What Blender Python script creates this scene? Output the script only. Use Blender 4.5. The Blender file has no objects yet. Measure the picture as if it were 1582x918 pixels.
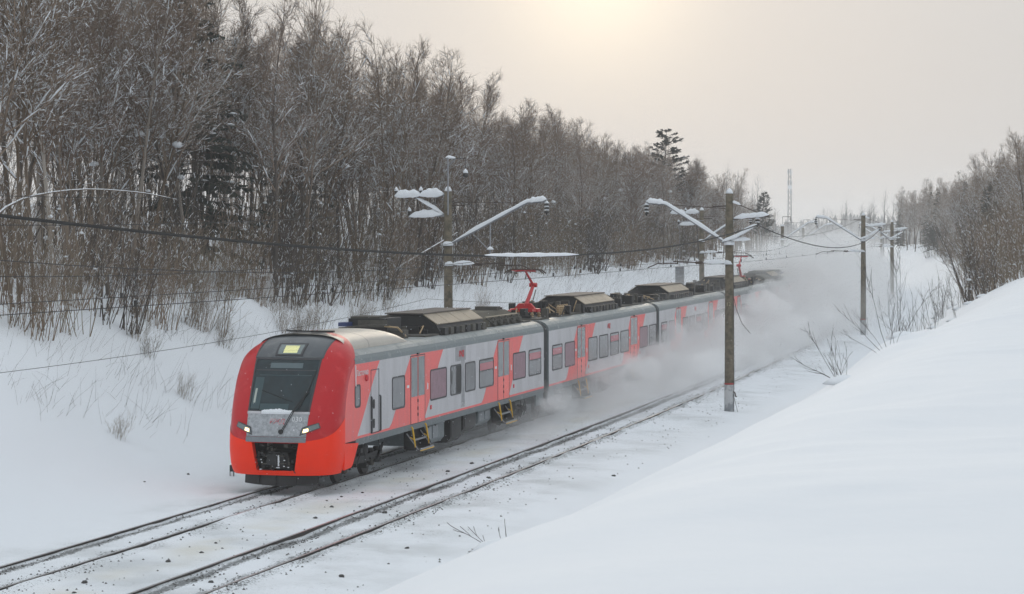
import bpy, bmesh, math, random
import numpy as np
from mathutils import Vector, Matrix

# ------------------------------------------------------------------ camera, sky, sun, exposure
sc = bpy.context.scene
PI = math.pi
cam_d = bpy.data.cameras.new('camera')
cam = bpy.data.objects.new('camera', cam_d)
sc.collection.objects.link(cam)
sc.camera = cam
cam_d.sensor_fit = 'HORIZONTAL'
cam_d.sensor_width = 36
cam_d.lens = 36 * 3418.28 / 1582
cam_d.clip_start = 0.3
cam_d.clip_end = 6000
CAM = Vector((23.687, -60.658, 7.504))
cam.matrix_world = (Matrix.Translation(CAM) @ Matrix.Rotation(0.26497, 4, 'Z') @
                    Matrix.Rotation(PI / 2 - 0.027, 4, 'X') @ Matrix.Rotation(-0.00171, 4, 'Z'))

SUN = Vector((-0.2222, 0.9677, 0.119)).normalized()
SUN_EL = math.asin(SUN.z)
world = bpy.data.worlds.new('World')
sc.world = world
world.use_nodes = True
wn, wl = world.node_tree.nodes, world.node_tree.links
wn.clear()
w_out = wn.new('ShaderNodeOutputWorld')
w_bg = wn.new('ShaderNodeBackground')
w_sky = wn.new('ShaderNodeTexSky')
w_sky.sky_type = 'NISHITA'
w_sky.sun_disc = False
w_sky.sun_elevation = SUN_EL
w_sky.sun_rotation = math.atan2(SUN.x, SUN.y)
w_sky.dust_density = 4.0
w_sky.air_density = 1.0
w_tc = wn.new('ShaderNodeTexCoord')


def wmath(op, a, b=None, c=None):
    n = wn.new('ShaderNodeMath')
    n.operation = op
    for i, v in enumerate((a, b, c)):
        if v is None:
            continue
        if isinstance(v, (int, float)):
            n.inputs[i].default_value = v
        else:
            wl.new(v, n.inputs[i])
    return n.outputs[0]


# overcast dome (CIE overcast: zenith brighter than horizon) with the sun glowing through the cloud
w_nrm = wn.new('ShaderNodeVectorMath')
w_nrm.operation = 'NORMALIZE'
wl.new(w_tc.outputs['Generated'], w_nrm.inputs[0])
w_dot = wn.new('ShaderNodeVectorMath')
w_dot.operation = 'DOT_PRODUCT'
wl.new(w_nrm.outputs[0], w_dot.inputs[0])
w_dot.inputs[1].default_value = SUN
w_sep = wn.new('ShaderNodeSeparateXYZ')
wl.new(w_nrm.outputs[0], w_sep.inputs[0])
w_up = wmath('MAXIMUM', w_sep.outputs[2], 0.0)
w_cie = wmath('MULTIPLY_ADD', w_up, 0.40, 0.55)
w_cos = wmath('MAXIMUM', w_dot.outputs['Value'], 0.0)
w_g1 = wmath('MULTIPLY', wmath('POWER', w_cos, 1100.0), 0.34)
w_g2 = wmath('MULTIPLY', wmath('POWER', w_cos, 110.0), 0.13)
w_g3 = wmath('MULTIPLY', wmath('POWER', w_cos, 14.0), 0.07)


def wcol(fac, col):
    n = wn.new('ShaderNodeMix')
    n.data_type = 'RGBA'
    n.blend_type = 'MULTIPLY'
    n.inputs[0].default_value = 1.0
    wl.new(fac, n.inputs[6])
    n.inputs[7].default_value = (*col, 1)
    return n.outputs[2]


def wadd(a, b, f=1.0):
    n = wn.new('ShaderNodeMix')
    n.data_type = 'RGBA'
    n.blend_type = 'ADD'
    n.inputs[0].default_value = f
    wl.new(a, n.inputs[6])
    wl.new(b, n.inputs[7])
    return n.outputs[2]


w_mix = wn.new('ShaderNodeMix')
w_mix.data_type = 'RGBA'
wl.new(wmath('POWER', w_up, 0.6), w_mix.inputs[0])
w_mix.inputs[6].default_value = (1.0, 0.975, 0.955, 1)
w_mix.inputs[7].default_value = (0.92, 1.0, 1.065, 1)
w_mul = wn.new('ShaderNodeMix')
w_mul.data_type = 'RGBA'
w_mul.blend_type = 'MULTIPLY'
w_mul.inputs[0].default_value = 1.0
wl.new(w_cie, w_mul.inputs[6])
wl.new(w_mix.outputs[2], w_mul.inputs[7])
w_c = w_mul.outputs[2]
w_c = wadd(w_c, wcol(w_g1, (1.0, 0.80, 0.45)))
w_c = wadd(w_c, wcol(w_g2, (1.0, 0.70, 0.36)))
w_c = wadd(w_c, wcol(w_g3, (1.0, 0.80, 0.62)))
w_c = wadd(w_c, w_sky.outputs[0], 0.0012)
wl.new(w_c, w_bg.inputs[0])
w_bg.inputs[1].default_value = 1.0
wl.new(w_bg.outputs[0], w_out.inputs[0])

sun_d = bpy.data.lights.new('sun', 'SUN')
sun_d.energy = 0.9
sun_d.angle = math.radians(14)
sun_d.color = (1.0, 0.86, 0.68)
sun = bpy.data.objects.new('sun', sun_d)
sc.collection.objects.link(sun)
sun.rotation_euler = SUN.to_track_quat('Z', 'Y').to_euler()

sc.view_settings.view_transform = 'Standard'
sc.view_settings.look = 'None'
sc.view_settings.gamma = 1.0
sc.view_settings.use_curve_mapping = False
sc.view_settings.exposure = 0.0
sc.render.engine = 'CYCLES'
sc.cycles.use_denoising = True
sc.cycles.denoising_prefilter = 'ACCURATE'
sc.cycles.denoising_input_passes = 'RGB_ALBEDO_NORMAL'
sc.cycles.max_bounces = 14
sc.cycles.diffuse_bounces = 2
sc.cycles.glossy_bounces = 2
sc.cycles.transmission_bounces = 2
sc.cycles.transparent_max_bounces = 4
sc.cycles.volume_bounces = 12
sc.cycles.volume_step_rate = 1.0
sc.cycles.volume_max_steps = 256
sc.cycles.use_adaptive_sampling = True
sc.cycles.adaptive_threshold = 0.03
sc.cycles.adaptive_min_samples = 40

rnd = random.Random(7)
COL = sc.collection

# ------------------------------------------------------------------ helpers
CURV = 0.00022
YS = 430.0


def bend(y):
    y = np.asarray(y, float)
    return np.where(y < YS, CURV * y * y, CURV * (YS * YS + 2 * YS * (y - YS)))


def X(lat, y):
    return float(lat - bend(y))


def nodemat(name):
    m = bpy.data.materials.new(name)
    m.use_nodes = True
    nt = m.node_tree
    b = nt.nodes['Principled BSDF']
    return m, nt, b


def mat(name, col, rough=0.6, metal=0.0, var=0.0, vscale=6.0, bump=0.0, bscale=30.0, col2=None, c2=(0.5, 0.62), emit=None, spec=None, coat=0.0, stretch=None):
    m, nt, b = nodemat(name)
    b.inputs['Base Color'].default_value = (*col, 1)
    b.inputs['Roughness'].default_value = rough
    b.inputs['Metallic'].default_value = metal
    if spec is not None:
        b.inputs['Specular IOR Level'].default_value = spec
    if coat:
        b.inputs['Coat Weight'].default_value = coat
        b.inputs['Coat Roughness'].default_value = 0.15
    N, L = nt.nodes, nt.links
    tc = N.new('ShaderNodeTexCoord')
    if var or col2:
        no = N.new('ShaderNodeTexNoise')
        no.inputs['Scale'].default_value = vscale
        no.inputs['Detail'].default_value = 6
        no.inputs['Roughness'].default_value = 0.65
        if stretch:
            mp_ = N.new('ShaderNodeMapping')
            mp_.inputs['Scale'].default_value = stretch
            L.new(tc.outputs['Object'], mp_.inputs[0])
            L.new(mp_.outputs[0], no.inputs['Vector'])
        else:
            L.new(tc.outputs['Object'], no.inputs['Vector'])
        r = N.new('ShaderNodeValToRGB')
        if col2:
            r.color_ramp.elements[0].position, r.color_ramp.elements[1].position = c2
            r.color_ramp.elements[0].color = (*col, 1)
            r.color_ramp.elements[1].color = (*col2, 1)
        else:
            r.color_ramp.elements[0].position, r.color_ramp.elements[1].position = 0.25, 0.75
            r.color_ramp.elements[0].color = (*[v * (1 - var) for v in col], 1)
            r.color_ramp.elements[1].color = (*[min(1, v * (1 + var)) for v in col], 1)
        L.new(no.outputs['Fac'], r.inputs[0])
        L.new(r.outputs[0], b.inputs['Base Color'])
    if bump:
        nb = N.new('ShaderNodeTexNoise')
        nb.inputs['Scale'].default_value = bscale
        nb.inputs['Detail'].default_value = 5
        L.new(tc.outputs['Object'], nb.inputs['Vector'])
        bp = N.new('ShaderNodeBump')
        bp.inputs['Strength'].default_value = bump
        bp.inputs['Distance'].default_value = 0.02
        L.new(nb.outputs['Fac'], bp.inputs['Height'])
        L.new(bp.outputs[0], b.inputs['Normal'])
    if emit:
        b.inputs['Emission Color'].default_value = (*emit[0], 1)
        b.inputs['Emission Strength'].default_value = emit[1]
    return m


def link(o, parent=None):
    COL.objects.link(o)
    if parent is not None:
        o.parent = parent
    return o


def tag(o, label=None, cat=None, group=None, kind=None):
    for k, v in (('label', label), ('category', cat), ('group', group), ('kind', kind)):
        if v:
            o[k] = v
    return o


def empty(name, loc=(0, 0, 0), rz=0.0):
    o = bpy.data.objects.new(name, None)
    o.empty_display_size = 0.3
    o.location = loc
    o.rotation_euler = (0, 0, rz)
    return link(o)


class MB:
    def __init__(s):
        s.v, s.f, s.m = [], [], []

    def add(s, verts, faces, mi=0):
        o = len(s.v)
        s.v.extend([tuple(q) for q in verts])
        s.f.extend([tuple(i + o for i in f) for f in faces])
        s.m.extend([mi] * len(faces))
        return s

    def box(s, x0, x1, y0, y1, z0, z1, mi=0, M=None):
        v = [(x0, y0, z0), (x1, y0, z0), (x1, y1, z0), (x0, y1, z0), (x0, y0, z1), (x1, y0, z1), (x1, y1, z1), (x0, y1, z1)]
        if M is not None:
            v = [tuple(M @ Vector(q)) for q in v]
        return s.add(v, [(0, 3, 2, 1), (4, 5, 6, 7), (0, 1, 5, 4), (1, 2, 6, 5), (2, 3, 7, 6), (3, 0, 4, 7)], mi)

    def tube(s, pts, rad, n=6, mi=0, cap=True):
        pts = [Vector(q) for q in pts]
        if not hasattr(rad, '__len__'):
            rad = [rad] * len(pts)
        vs = []
        for i, q in enumerate(pts):
            t = (pts[min(i + 1, len(pts) - 1)] - pts[max(i - 1, 0)]).normalized()
            ref = Vector((0, 0, 1)) if abs(t.z) < 0.9 else Vector((1, 0, 0))
            u = t.cross(ref).normalized()
            w = t.cross(u)
            for k in range(n):
                a = 2 * PI * k / n
                vs.append(q + rad[i] * (math.cos(a) * u + math.sin(a) * w))
        fs = []
        for i in range(len(pts) - 1):
            for k in range(n):
                k2 = (k + 1) % n
                fs.append((i * n + k, (i + 1) * n + k, (i + 1) * n + k2, i * n + k2))
        if cap:
            fs.append(tuple(range(n)))
            e = (len(pts) - 1) * n
            fs.append(tuple(e + k for k in reversed(range(n))))
        return s.add(vs, fs, mi)

    def lathe(s, prof, n=10, at=(0, 0, 0), axis='z', mi=0):
        vs, fs = [], []
        for r, h in prof:
            for k in range(n):
                a = 2 * PI * k / n
                q = (r * math.cos(a), r * math.sin(a), h)
                if axis == 'x':
                    q = (h, q[0], q[1])
                elif axis == 'y':
                    q = (q[0], h, q[1])
                vs.append((q[0] + at[0], q[1] + at[1], q[2] + at[2]))
        for i in range(len(prof) - 1):
            for k in range(n):
                k2 = (k + 1) % n
                fs.append((i * n + k, i * n + k2, (i + 1) * n + k2, (i + 1) * n + k))
        fs.append(tuple(reversed(range(n))))
        e = (len(prof) - 1) * n
        fs.append(tuple(e + k for k in range(n)))
        return s.add(vs, fs, mi)

    def prism(s, poly, a0, a1, plane='xz', mi=0):
        # polygon in the given plane, extruded along the remaining axis from a0 to a1
        n = len(poly)
        put = {'xz': lambda p, a: (p[0], a, p[1]), 'yz': lambda p, a: (a, p[0], p[1]), 'xy': lambda p, a: (p[0], p[1], a)}[plane]
        v = [put(q, a0) for q in poly] + [put(q, a1) for q in poly]
        f = [(k, (k + 1) % n, n + (k + 1) % n, n + k) for k in range(n)]
        f += [tuple(reversed(range(n))), tuple(range(n, 2 * n))]
        return s.add(v, f, mi)

    def grid(s, P, mi=0):
        # P: rows of points
        r, c = len(P), len(P[0])
        return s.add([q for row in P for q in row],
                     [(i * c + j, i * c + j + 1, (i + 1) * c + j + 1, (i + 1) * c + j) for i in range(r - 1) for j in range(c - 1)], mi)

    def mesh(s, name, mats, smooth=False):
        me = bpy.data.meshes.new(name)
        me.from_pydata(s.v, [], s.f)
        for m in (mats if isinstance(mats, (list, tuple)) else [mats]):
            me.materials.append(m)
        if len(set(s.m)) > 1:
            me.polygons.foreach_set('material_index', s.m)
        if smooth:
            me.shade_smooth()
        me.update()
        return me

    def build(s, name, mats, parent=None, smooth=False, loc=None, solid=0.0):
        o = bpy.data.objects.new(name, s.mesh(name, mats, smooth))
        link(o, parent)
        if loc is not None:
            o.location = loc
        if solid:
            md = o.modifiers.new('thickness', 'SOLIDIFY')
            md.thickness = solid
            md.offset = -1
        return o


def copy_tree(src, parent=None, loc=None, rz=None):
    o = src.copy()
    link(o)
    if parent is not None:
        o.parent = parent
    if loc is not None:
        o.location = loc
    if rz is not None:
        o.rotation_euler = (0, 0, rz)
    for ch in src.children:
        copy_tree(ch, o)
    return o


def np_mesh(name, V, F, mats, smooth=False, mi=None):
    V = np.asarray(V, np.float32)
    F = np.asarray(F, np.int32)
    me = bpy.data.meshes.new(name)
    n, k = F.shape
    me.vertices.add(len(V))
    me.vertices.foreach_set('co', V.ravel())
    me.loops.add(n * k)
    me.loops.foreach_set('vertex_index', F.ravel())
    me.polygons.add(n)
    me.polygons.foreach_set('loop_start', np.arange(0, n * k, k, dtype=np.int32))
    for m in (mats if isinstance(mats, (list, tuple)) else [mats]):
        me.materials.append(m)
    if mi is not None:
        me.polygons.foreach_set('material_index', np.asarray(mi, np.int32))
    if smooth:
        me.shade_smooth()
    me.update(calc_edges=True)
    me.validate()
    me.update()
    return me


def text_mesh(body, size, material, shear=0.0, depth=0.003, bold=0.0):
    c = bpy.data.curves.new('lettering', 'FONT')
    c.body = body
    c.size = size
    c.shear = shear
    c.extrude = depth
    c.offset = bold
    c.align_x = 'CENTER'
    c.align_y = 'CENTER'
    c.resolution_u = 2
    o = bpy.data.objects.new('lettering', c)
    COL.objects.link(o)
    bpy.context.view_layer.update()
    me = bpy.data.meshes.new_from_object(o.evaluated_get(bpy.context.evaluated_depsgraph_get()))
    bpy.data.objects.remove(o)
    me.materials.clear()
    me.materials.append(material)
    return me


# value noise, vectorised
_rs = np.random.RandomState(3)
_tab = _rs.rand(256, 256)


def vnoise(x, y):
    xi, yi = np.floor(x).astype(int), np.floor(y).astype(int)
    fx, fy = x - xi, y - yi
    fx, fy = fx * fx * (3 - 2 * fx), fy * fy * (3 - 2 * fy)
    g = lambda a, b: _tab[a & 255, b & 255]
    return (g(xi, yi) * (1 - fx) * (1 - fy) + g(xi + 1, yi) * fx * (1 - fy) + g(xi, yi + 1) * (1 - fx) * fy + g(xi + 1, yi + 1) * fx * fy) - 0.5


def fbm(x, y, o=4):
    s, a = 0, 1
    for i in range(o):
        s = s + a * vnoise(x * 2 ** i + 17 * i, y * 2 ** i + 31 * i)
        a *= 0.5
    return s


# ------------------------------------------------------------------ materials
M = {}
M['steel_dark'] = mat('dark_steel', (0.035, 0.033, 0.032), 0.55, 0.3, 0.4, 8, 0.3, 40)
M['black'] = mat('black_equipment', (0.018, 0.018, 0.019), 0.6, 0.1, 0.5, 5, 0.3, 30, col2=(0.12, 0.12, 0.12), c2=(0.62, 0.85))
M['sootgrey'] = mat('sooty_grey', (0.075, 0.07, 0.06), 0.8, 0.0, 0.4, 4, 0.3, 30)
M['tan'] = mat('tan_roof_panel', (0.33, 0.275, 0.205), 0.55, 0.0, 0.18, 3, 0.1, 20)  # warm tan puts the sun's highlight on the roof panels into their colour
M['lid'] = mat('dusty_lid', (0.115, 0.10, 0.09), 0.75, 0.0, 0.3, 3, 0.1, 20)
M['dome'] = mat('silver_cab_roof', (0.50, 0.47, 0.42), 0.4, 0.25, 0.08, 2)
M['roof'] = mat('grey_roof_cover', (0.30, 0.32, 0.32), 0.5, 0.0, 0.2, 1.5, col2=(0.14, 0.17, 0.175), c2=(0.5, 0.75))
M['side'] = mat('silver_grey_paint', (0.54, 0.535, 0.56), 0.42, 0.1, 0.07, 0.8, col2=(0.42, 0.415, 0.43), c2=(0.40, 0.78), stretch=(1, 2.6, 0.45))
M['sidered'] = mat('coral_red_paint', (0.86, 0.13, 0.12), 0.45, 0.0, 0.09, 1.2, col2=(0.70, 0.16, 0.15), c2=(0.42, 0.80), stretch=(1, 2.6, 0.45))
M['doorred'] = mat('bright_coral_paint', (0.95, 0.16, 0.14), 0.4, 0.0, 0.05, 1.0)
M['nosered'] = mat('deep_red_paint', (0.52, 0.008, 0.014), 0.32, 0.0, 0.12, 2.5, spec=0.35, col2=(0.68, 0.07, 0.07), c2=(0.55, 0.85))
M['orange'] = mat('fluorescent_orange_paint', (1.0, 0.034, 0.004), 0.45, 0.0, 0.06, 2.5, spec=0.25)
M['nosegrey'] = mat('dark_grey_cab_roof', (0.065, 0.075, 0.085), 0.35, 0.1, 0.2, 2.5, col2=(0.16, 0.165, 0.165), c2=(0.5, 0.85), coat=0.2)
M['panelgrey'] = mat('grey_front_panel', (0.24, 0.26, 0.28), 0.6, 0.0, 0.1, 11, 0.5, 25, col2=(0.55, 0.57, 0.60), c2=(0.30, 0.78))
M['barGrey'] = mat('grey_bumper_beam', (0.20, 0.22, 0.24), 0.5, 0.0, 0.15, 7)
M['skirt'] = mat('blue_grey_skirt', (0.15, 0.175, 0.185), 0.6, 0.0, 0.25, 4, 0.15, 20, col2=(0.30, 0.32, 0.33), c2=(0.55, 0.8))
M['seal'] = mat('rubber_seal', (0.05, 0.05, 0.055), 0.6)
M['glass'] = mat('grey_window_glass', (0.135, 0.14, 0.15), 0.12, 0.0, 0.2, 2.0, spec=0.6)
M['pinkglass'] = mat('frosted_pink_glass', (0.235, 0.115, 0.15), 0.35, 0.0, 0.3, 5.0, spec=0.5)
M['redpane'] = mat('red_vent_pane', (0.42, 0.09, 0.115), 0.25, 0.0, 0.1, 3.0)
M['doorglass'] = mat('door_glass', (0.14, 0.165, 0.175), 0.12, 0.0, 0.2, 3.0, spec=0.6)
M['darkglass'] = mat('windscreen_glass', (0.010, 0.024, 0.030), 0.06, 0.0, 0.5, 3.0, spec=0.45)
M['interior'] = mat('dim_cab_interior', (0.03, 0.065, 0.075), 0.3)
M['blind'] = mat('pale_blind', (0.10, 0.14, 0.155), 0.3)
M['white'] = mat('white_paint', (0.75, 0.76, 0.78), 0.5)
M['redlogo'] = mat('red_lettering', (0.62, 0.03, 0.04), 0.5)
M['yellow'] = mat('yellow_handrail', (0.72, 0.42, 0.01), 0.45, 0, 0.1, 10)
M['pantored'] = mat('pantograph_red', (0.50, 0.012, 0.02), 0.45, 0, 0.15, 8)
M['lamp'] = mat('headlamp_lens', (0.9, 0.85, 0.7), 0.1, emit=((1.0, 0.70, 0.25), 3.2))
M['lampglass'] = mat('headlamp_cover', (0.16, 0.20, 0.20), 0.08, 0, 0.2, 8, spec=0.7)
M['led'] = mat('lit_display', (0.5, 0.5, 0.2), 0.5, emit=((0.88, 0.88, 0.48), 0.55))
M['ledrow'] = mat('display_row', (0.3, 0.32, 0.15), 0.5)
M['copper'] = mat('insulator_tan', (0.42, 0.30, 0.17), 0.35, 0, 0.2, 10)
M['concrete'] = mat('weathered_concrete', (0.17, 0.14, 0.10), 0.9, 0, 0.3, 5, 0.6, 30, col2=(0.075, 0.07, 0.048), c2=(0.42, 0.62))
M['polepaint'] = mat('peeling_white_paint', (0.46, 0.47, 0.48), 0.8, 0, 0.1, 2.2, 0.3, 20, col2=(0.27, 0.285, 0.30), c2=(0.5, 0.53))
M['redband'] = mat('red_band_paint', (0.33, 0.05, 0.045), 0.8, 0, 0.2, 8)
M['galv'] = mat('galvanised_arm', (0.28, 0.29, 0.31), 0.5, 0.4, 0.15, 6)
M['rusty'] = mat('rusty_arm', (0.075, 0.055, 0.045), 0.75, 0.1, 0.3, 8)
M['ceramic'] = mat('brown_insulator', (0.03, 0.028, 0.028), 0.25)
M['wire'] = mat('wire', (0.035, 0.033, 0.032), 0.7, 0.2)
M['cable'] = mat('thick_cable', (0.012, 0.011, 0.010), 0.8)
M['snow'] = mat('clumped_snow', (0.80, 0.83, 0.87), 0.85, 0, 0.03, 4, 0.3, 12, spec=0.2)
M['twigsnow'] = mat('snow_on_twigs', (0.80, 0.83, 0.87), 0.9, spec=0.15)
M['rail'] = mat('rail_steel', (0.050, 0.040, 0.036), 0.6, 0.4, 0.35, 5)
M['railtop'] = mat('rail_head', (0.42, 0.41, 0.41), 0.35, 0.8, 0.2, 5)
M['stone'] = mat('dark_stone', (0.075, 0.072, 0.07), 0.9, 0, 0.5, 6)
M['bark'] = mat('grey_brown_bark', (0.17, 0.125, 0.09), 0.9, 0, 0.4, 3)
M['bark_dark'] = mat('dark_bark', (0.085, 0.066, 0.052), 0.9, 0, 0.4, 3)
M['bark_ochre'] = mat('ochre_bark', (0.16, 0.115, 0.075), 0.9, 0, 0.35, 3)
M['birch'] = mat('birch_bark', (0.33, 0.29, 0.25), 0.85, 0, 0.3, 2, col2=(0.06, 0.05, 0.045), c2=(0.58, 0.66))
M['twig'] = mat('brown_twigs', (0.215, 0.150, 0.098), 0.9, 0, 0.35, 0.6)
M['twig_red'] = mat('reddish_twigs', (0.215, 0.146, 0.102), 0.9, 0, 0.3, 0.6)
M['willow'] = mat('willow_stems', (0.20, 0.148, 0.092), 0.9, 0, 0.4, 0.8)
M['stalk'] = mat('dry_stalks', (0.085, 0.075, 0.07), 0.9, 0, 0.3, 2)
M['needle'] = mat('conifer_needles', (0.030, 0.042, 0.030), 0.9, 0, 0.4, 1.5)
M['tower'] = mat('tower_steel', (0.12, 0.12, 0.13), 0.7)
M['farwood'] = mat('far_wood', (0.085, 0.08, 0.078), 0.95, 0, 0.35, 0.05)

for k_ in ('twig', 'twig_red', 'willow', 'bark', 'bark_dark', 'bark_ochre', 'birch', 'needle'):
    nt = M[k_].node_tree
    b_ = nt.nodes['Principled BSDF']
    src = b_.inputs['Base Color'].links[0].from_socket
    oi = nt.nodes.new('ShaderNodeObjectInfo')
    mr = nt.nodes.new('ShaderNodeMapRange')
    mr.inputs[3].default_value, mr.inputs[4].default_value = 0.60, 1.45
    nt.links.new(oi.outputs['Random'], mr.inputs[0])
    hs = nt.nodes.new('ShaderNodeHueSaturation')
    ms_ = nt.nodes.new('ShaderNodeMapRange')
    ms_.inputs[3].default_value, ms_.inputs[4].default_value = 1.15, 0.70
    nt.links.new(oi.outputs['Random'], ms_.inputs[0])
    nt.links.new(ms_.outputs[0], hs.inputs['Saturation'])
    nt.links.new(mr.outputs[0], hs.inputs['Value'])
    nt.links.new(src, hs.inputs['Color'])
    nt.links.new(hs.outputs[0], b_.inputs['Base Color'])

# ------------------------------------------------------------------ ground (one snow sheet, cutting profile along the curved track)
PROF = [(-700, 18), (-150, 13), (-60, 10.0), (-30, 7.7), (-22, 6.3), (-16, 5.0), (-13.5, 4.3), (-11, 3.05), (-8.5, 1.5), (-6.6, 0.55), (-5, 0.14),
        (-3.5, -0.02), (-2.4, -0.08), (2.3, -0.095), (6.9, -0.095), (8.0, -0.16), (9.2, -0.26), (10.3, -0.2), (11.5, 0.25), (14, 1.95), (17, 3.82), (19, 4.87), (20.2, 5.40), (21.5, 5.62),
        (24.5, 5.78), (30, 6.1), (60, 7.2), (150, 10), (700, 14)]
_pl = np.array([q[0] for q in PROF])
_pz = np.array([q[1] for q in PROF])
_fl = np.arange(-700, 700.01, 0.1)
_fz = np.interp(_fl, _pl, _pz)
for _w in (9, 9, 9):
    k_ = np.ones(_w) / _w
    _fz = np.convolve(np.pad(_fz, _w // 2, mode='edge'), k_, 'valid')


def ground(lat, y, detail=True):
    lat = np.asarray(lat, float)
    y = np.asarray(y, float)
    z = np.interp(lat, _fl, _fz)
    bankL = np.clip((-lat - 4.5) / 5, 0, 1)
    bankR = np.clip((lat - 10) / 4, 0, 1)
    bank = bankL + bankR
    far = np.clip((y - 420) / 500, 0, 1)          # far away the cutting runs out into open country
    z = z * (1 - far) + far * (1.0 + 0.0 * lat)
    z = z + bankL * (0.55 * fbm(lat / 9, y / 13, 3) + 0.12 * fbm(lat / 1.7, y / 2.6, 3))
    z = z + bankR * np.clip((y + 25) / 30, 0, 1) * (0.35 * fbm(lat / 7 + 5, y / 12, 3)) + bankR * (0.14 * fbm(lat / 3.0, y / 4.5, 3) + 0.035 * fbm(lat / 0.9 + 3, y / 0.5, 2))
    # snow mound pushed up at the wood edge
    z = z + 1.15 * np.exp(-(((lat + 12.8) / 1.3) ** 2 + ((y - 30.5) / 2.6) ** 2)) + 0.8 * np.exp(-(((lat + 10.9) / 1.1) ** 2 + ((y - 27.5) / 1.7) ** 2)) + 0.5 * np.exp(-(((lat + 9.6) / 0.8) ** 2 + ((y - 25.6) / 1.2) ** 2))
    z = z + 0.35 * np.exp(-(((lat - 18.3) / 1.0) ** 2 + ((y + 4) / 2.2) ** 2)) + 0.30 * np.exp(-(((lat - 19.2) / 0.8) ** 2 + ((y + 14.0) / 2.5) ** 2))
    if detail:
        bed = np.clip((lat + 4) / 1.5, 0, 1) * np.clip((10 - lat) / 2, 0, 1)
        dr = np.minimum(np.minimum(abs(lat + 0.76), abs(lat - 0.76)), np.minimum(abs(lat - 3.762), abs(lat - 5.282)))
        inn = ((abs(lat) < 0.76) | (abs(lat - 4.522) < 0.76))
        z = z + bed * (0.035 * fbm(lat / 0.5, y / 0.9, 3) + 0.05 * fbm(lat / 2, y / 4, 2))
        z = z + np.where(inn, -0.005, 0.02) * np.exp(-((dr - 0.12) / 0.10) ** 2) * bed
        z = z + np.where(inn, 0.01, 0.055) * np.exp(-((dr - 0.10) / 0.14) ** 2) * bed * (1 + 1.3 * vnoise(lat * 0 + 3, y / 1.3))
    return z


def span(a, b, st):
    return np.arange(a, b, st)


lats = np.concatenate([-np.geomspace(700, 31, 18), span(-30, -14, 0.5), span(-14, -4, 0.3), span(-4, 9.5, 0.09), span(9.5, 26, 0.25), np.geomspace(26, 700, 20)])
ys_ = np.concatenate([span(-75, -45, 0.5), span(-45, 60, 0.28), span(60, 200, 0.9), span(200, 430, 4), np.geomspace(430, 2600, 24)])
LA, YY = np.meshgrid(lats, ys_)
ZZ = ground(LA, YY)
XX = LA - bend(YY)
V = np.stack([XX, YY, ZZ], -1).reshape(-1, 3)
nr, nc = LA.shape
idx = np.arange(nr * nc).reshape(nr, nc)
F = np.stack([idx[:-1, :-1], idx[:-1, 1:], idx[1:, 1:], idx[1:, :-1]], -1).reshape(-1, 4)


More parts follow.
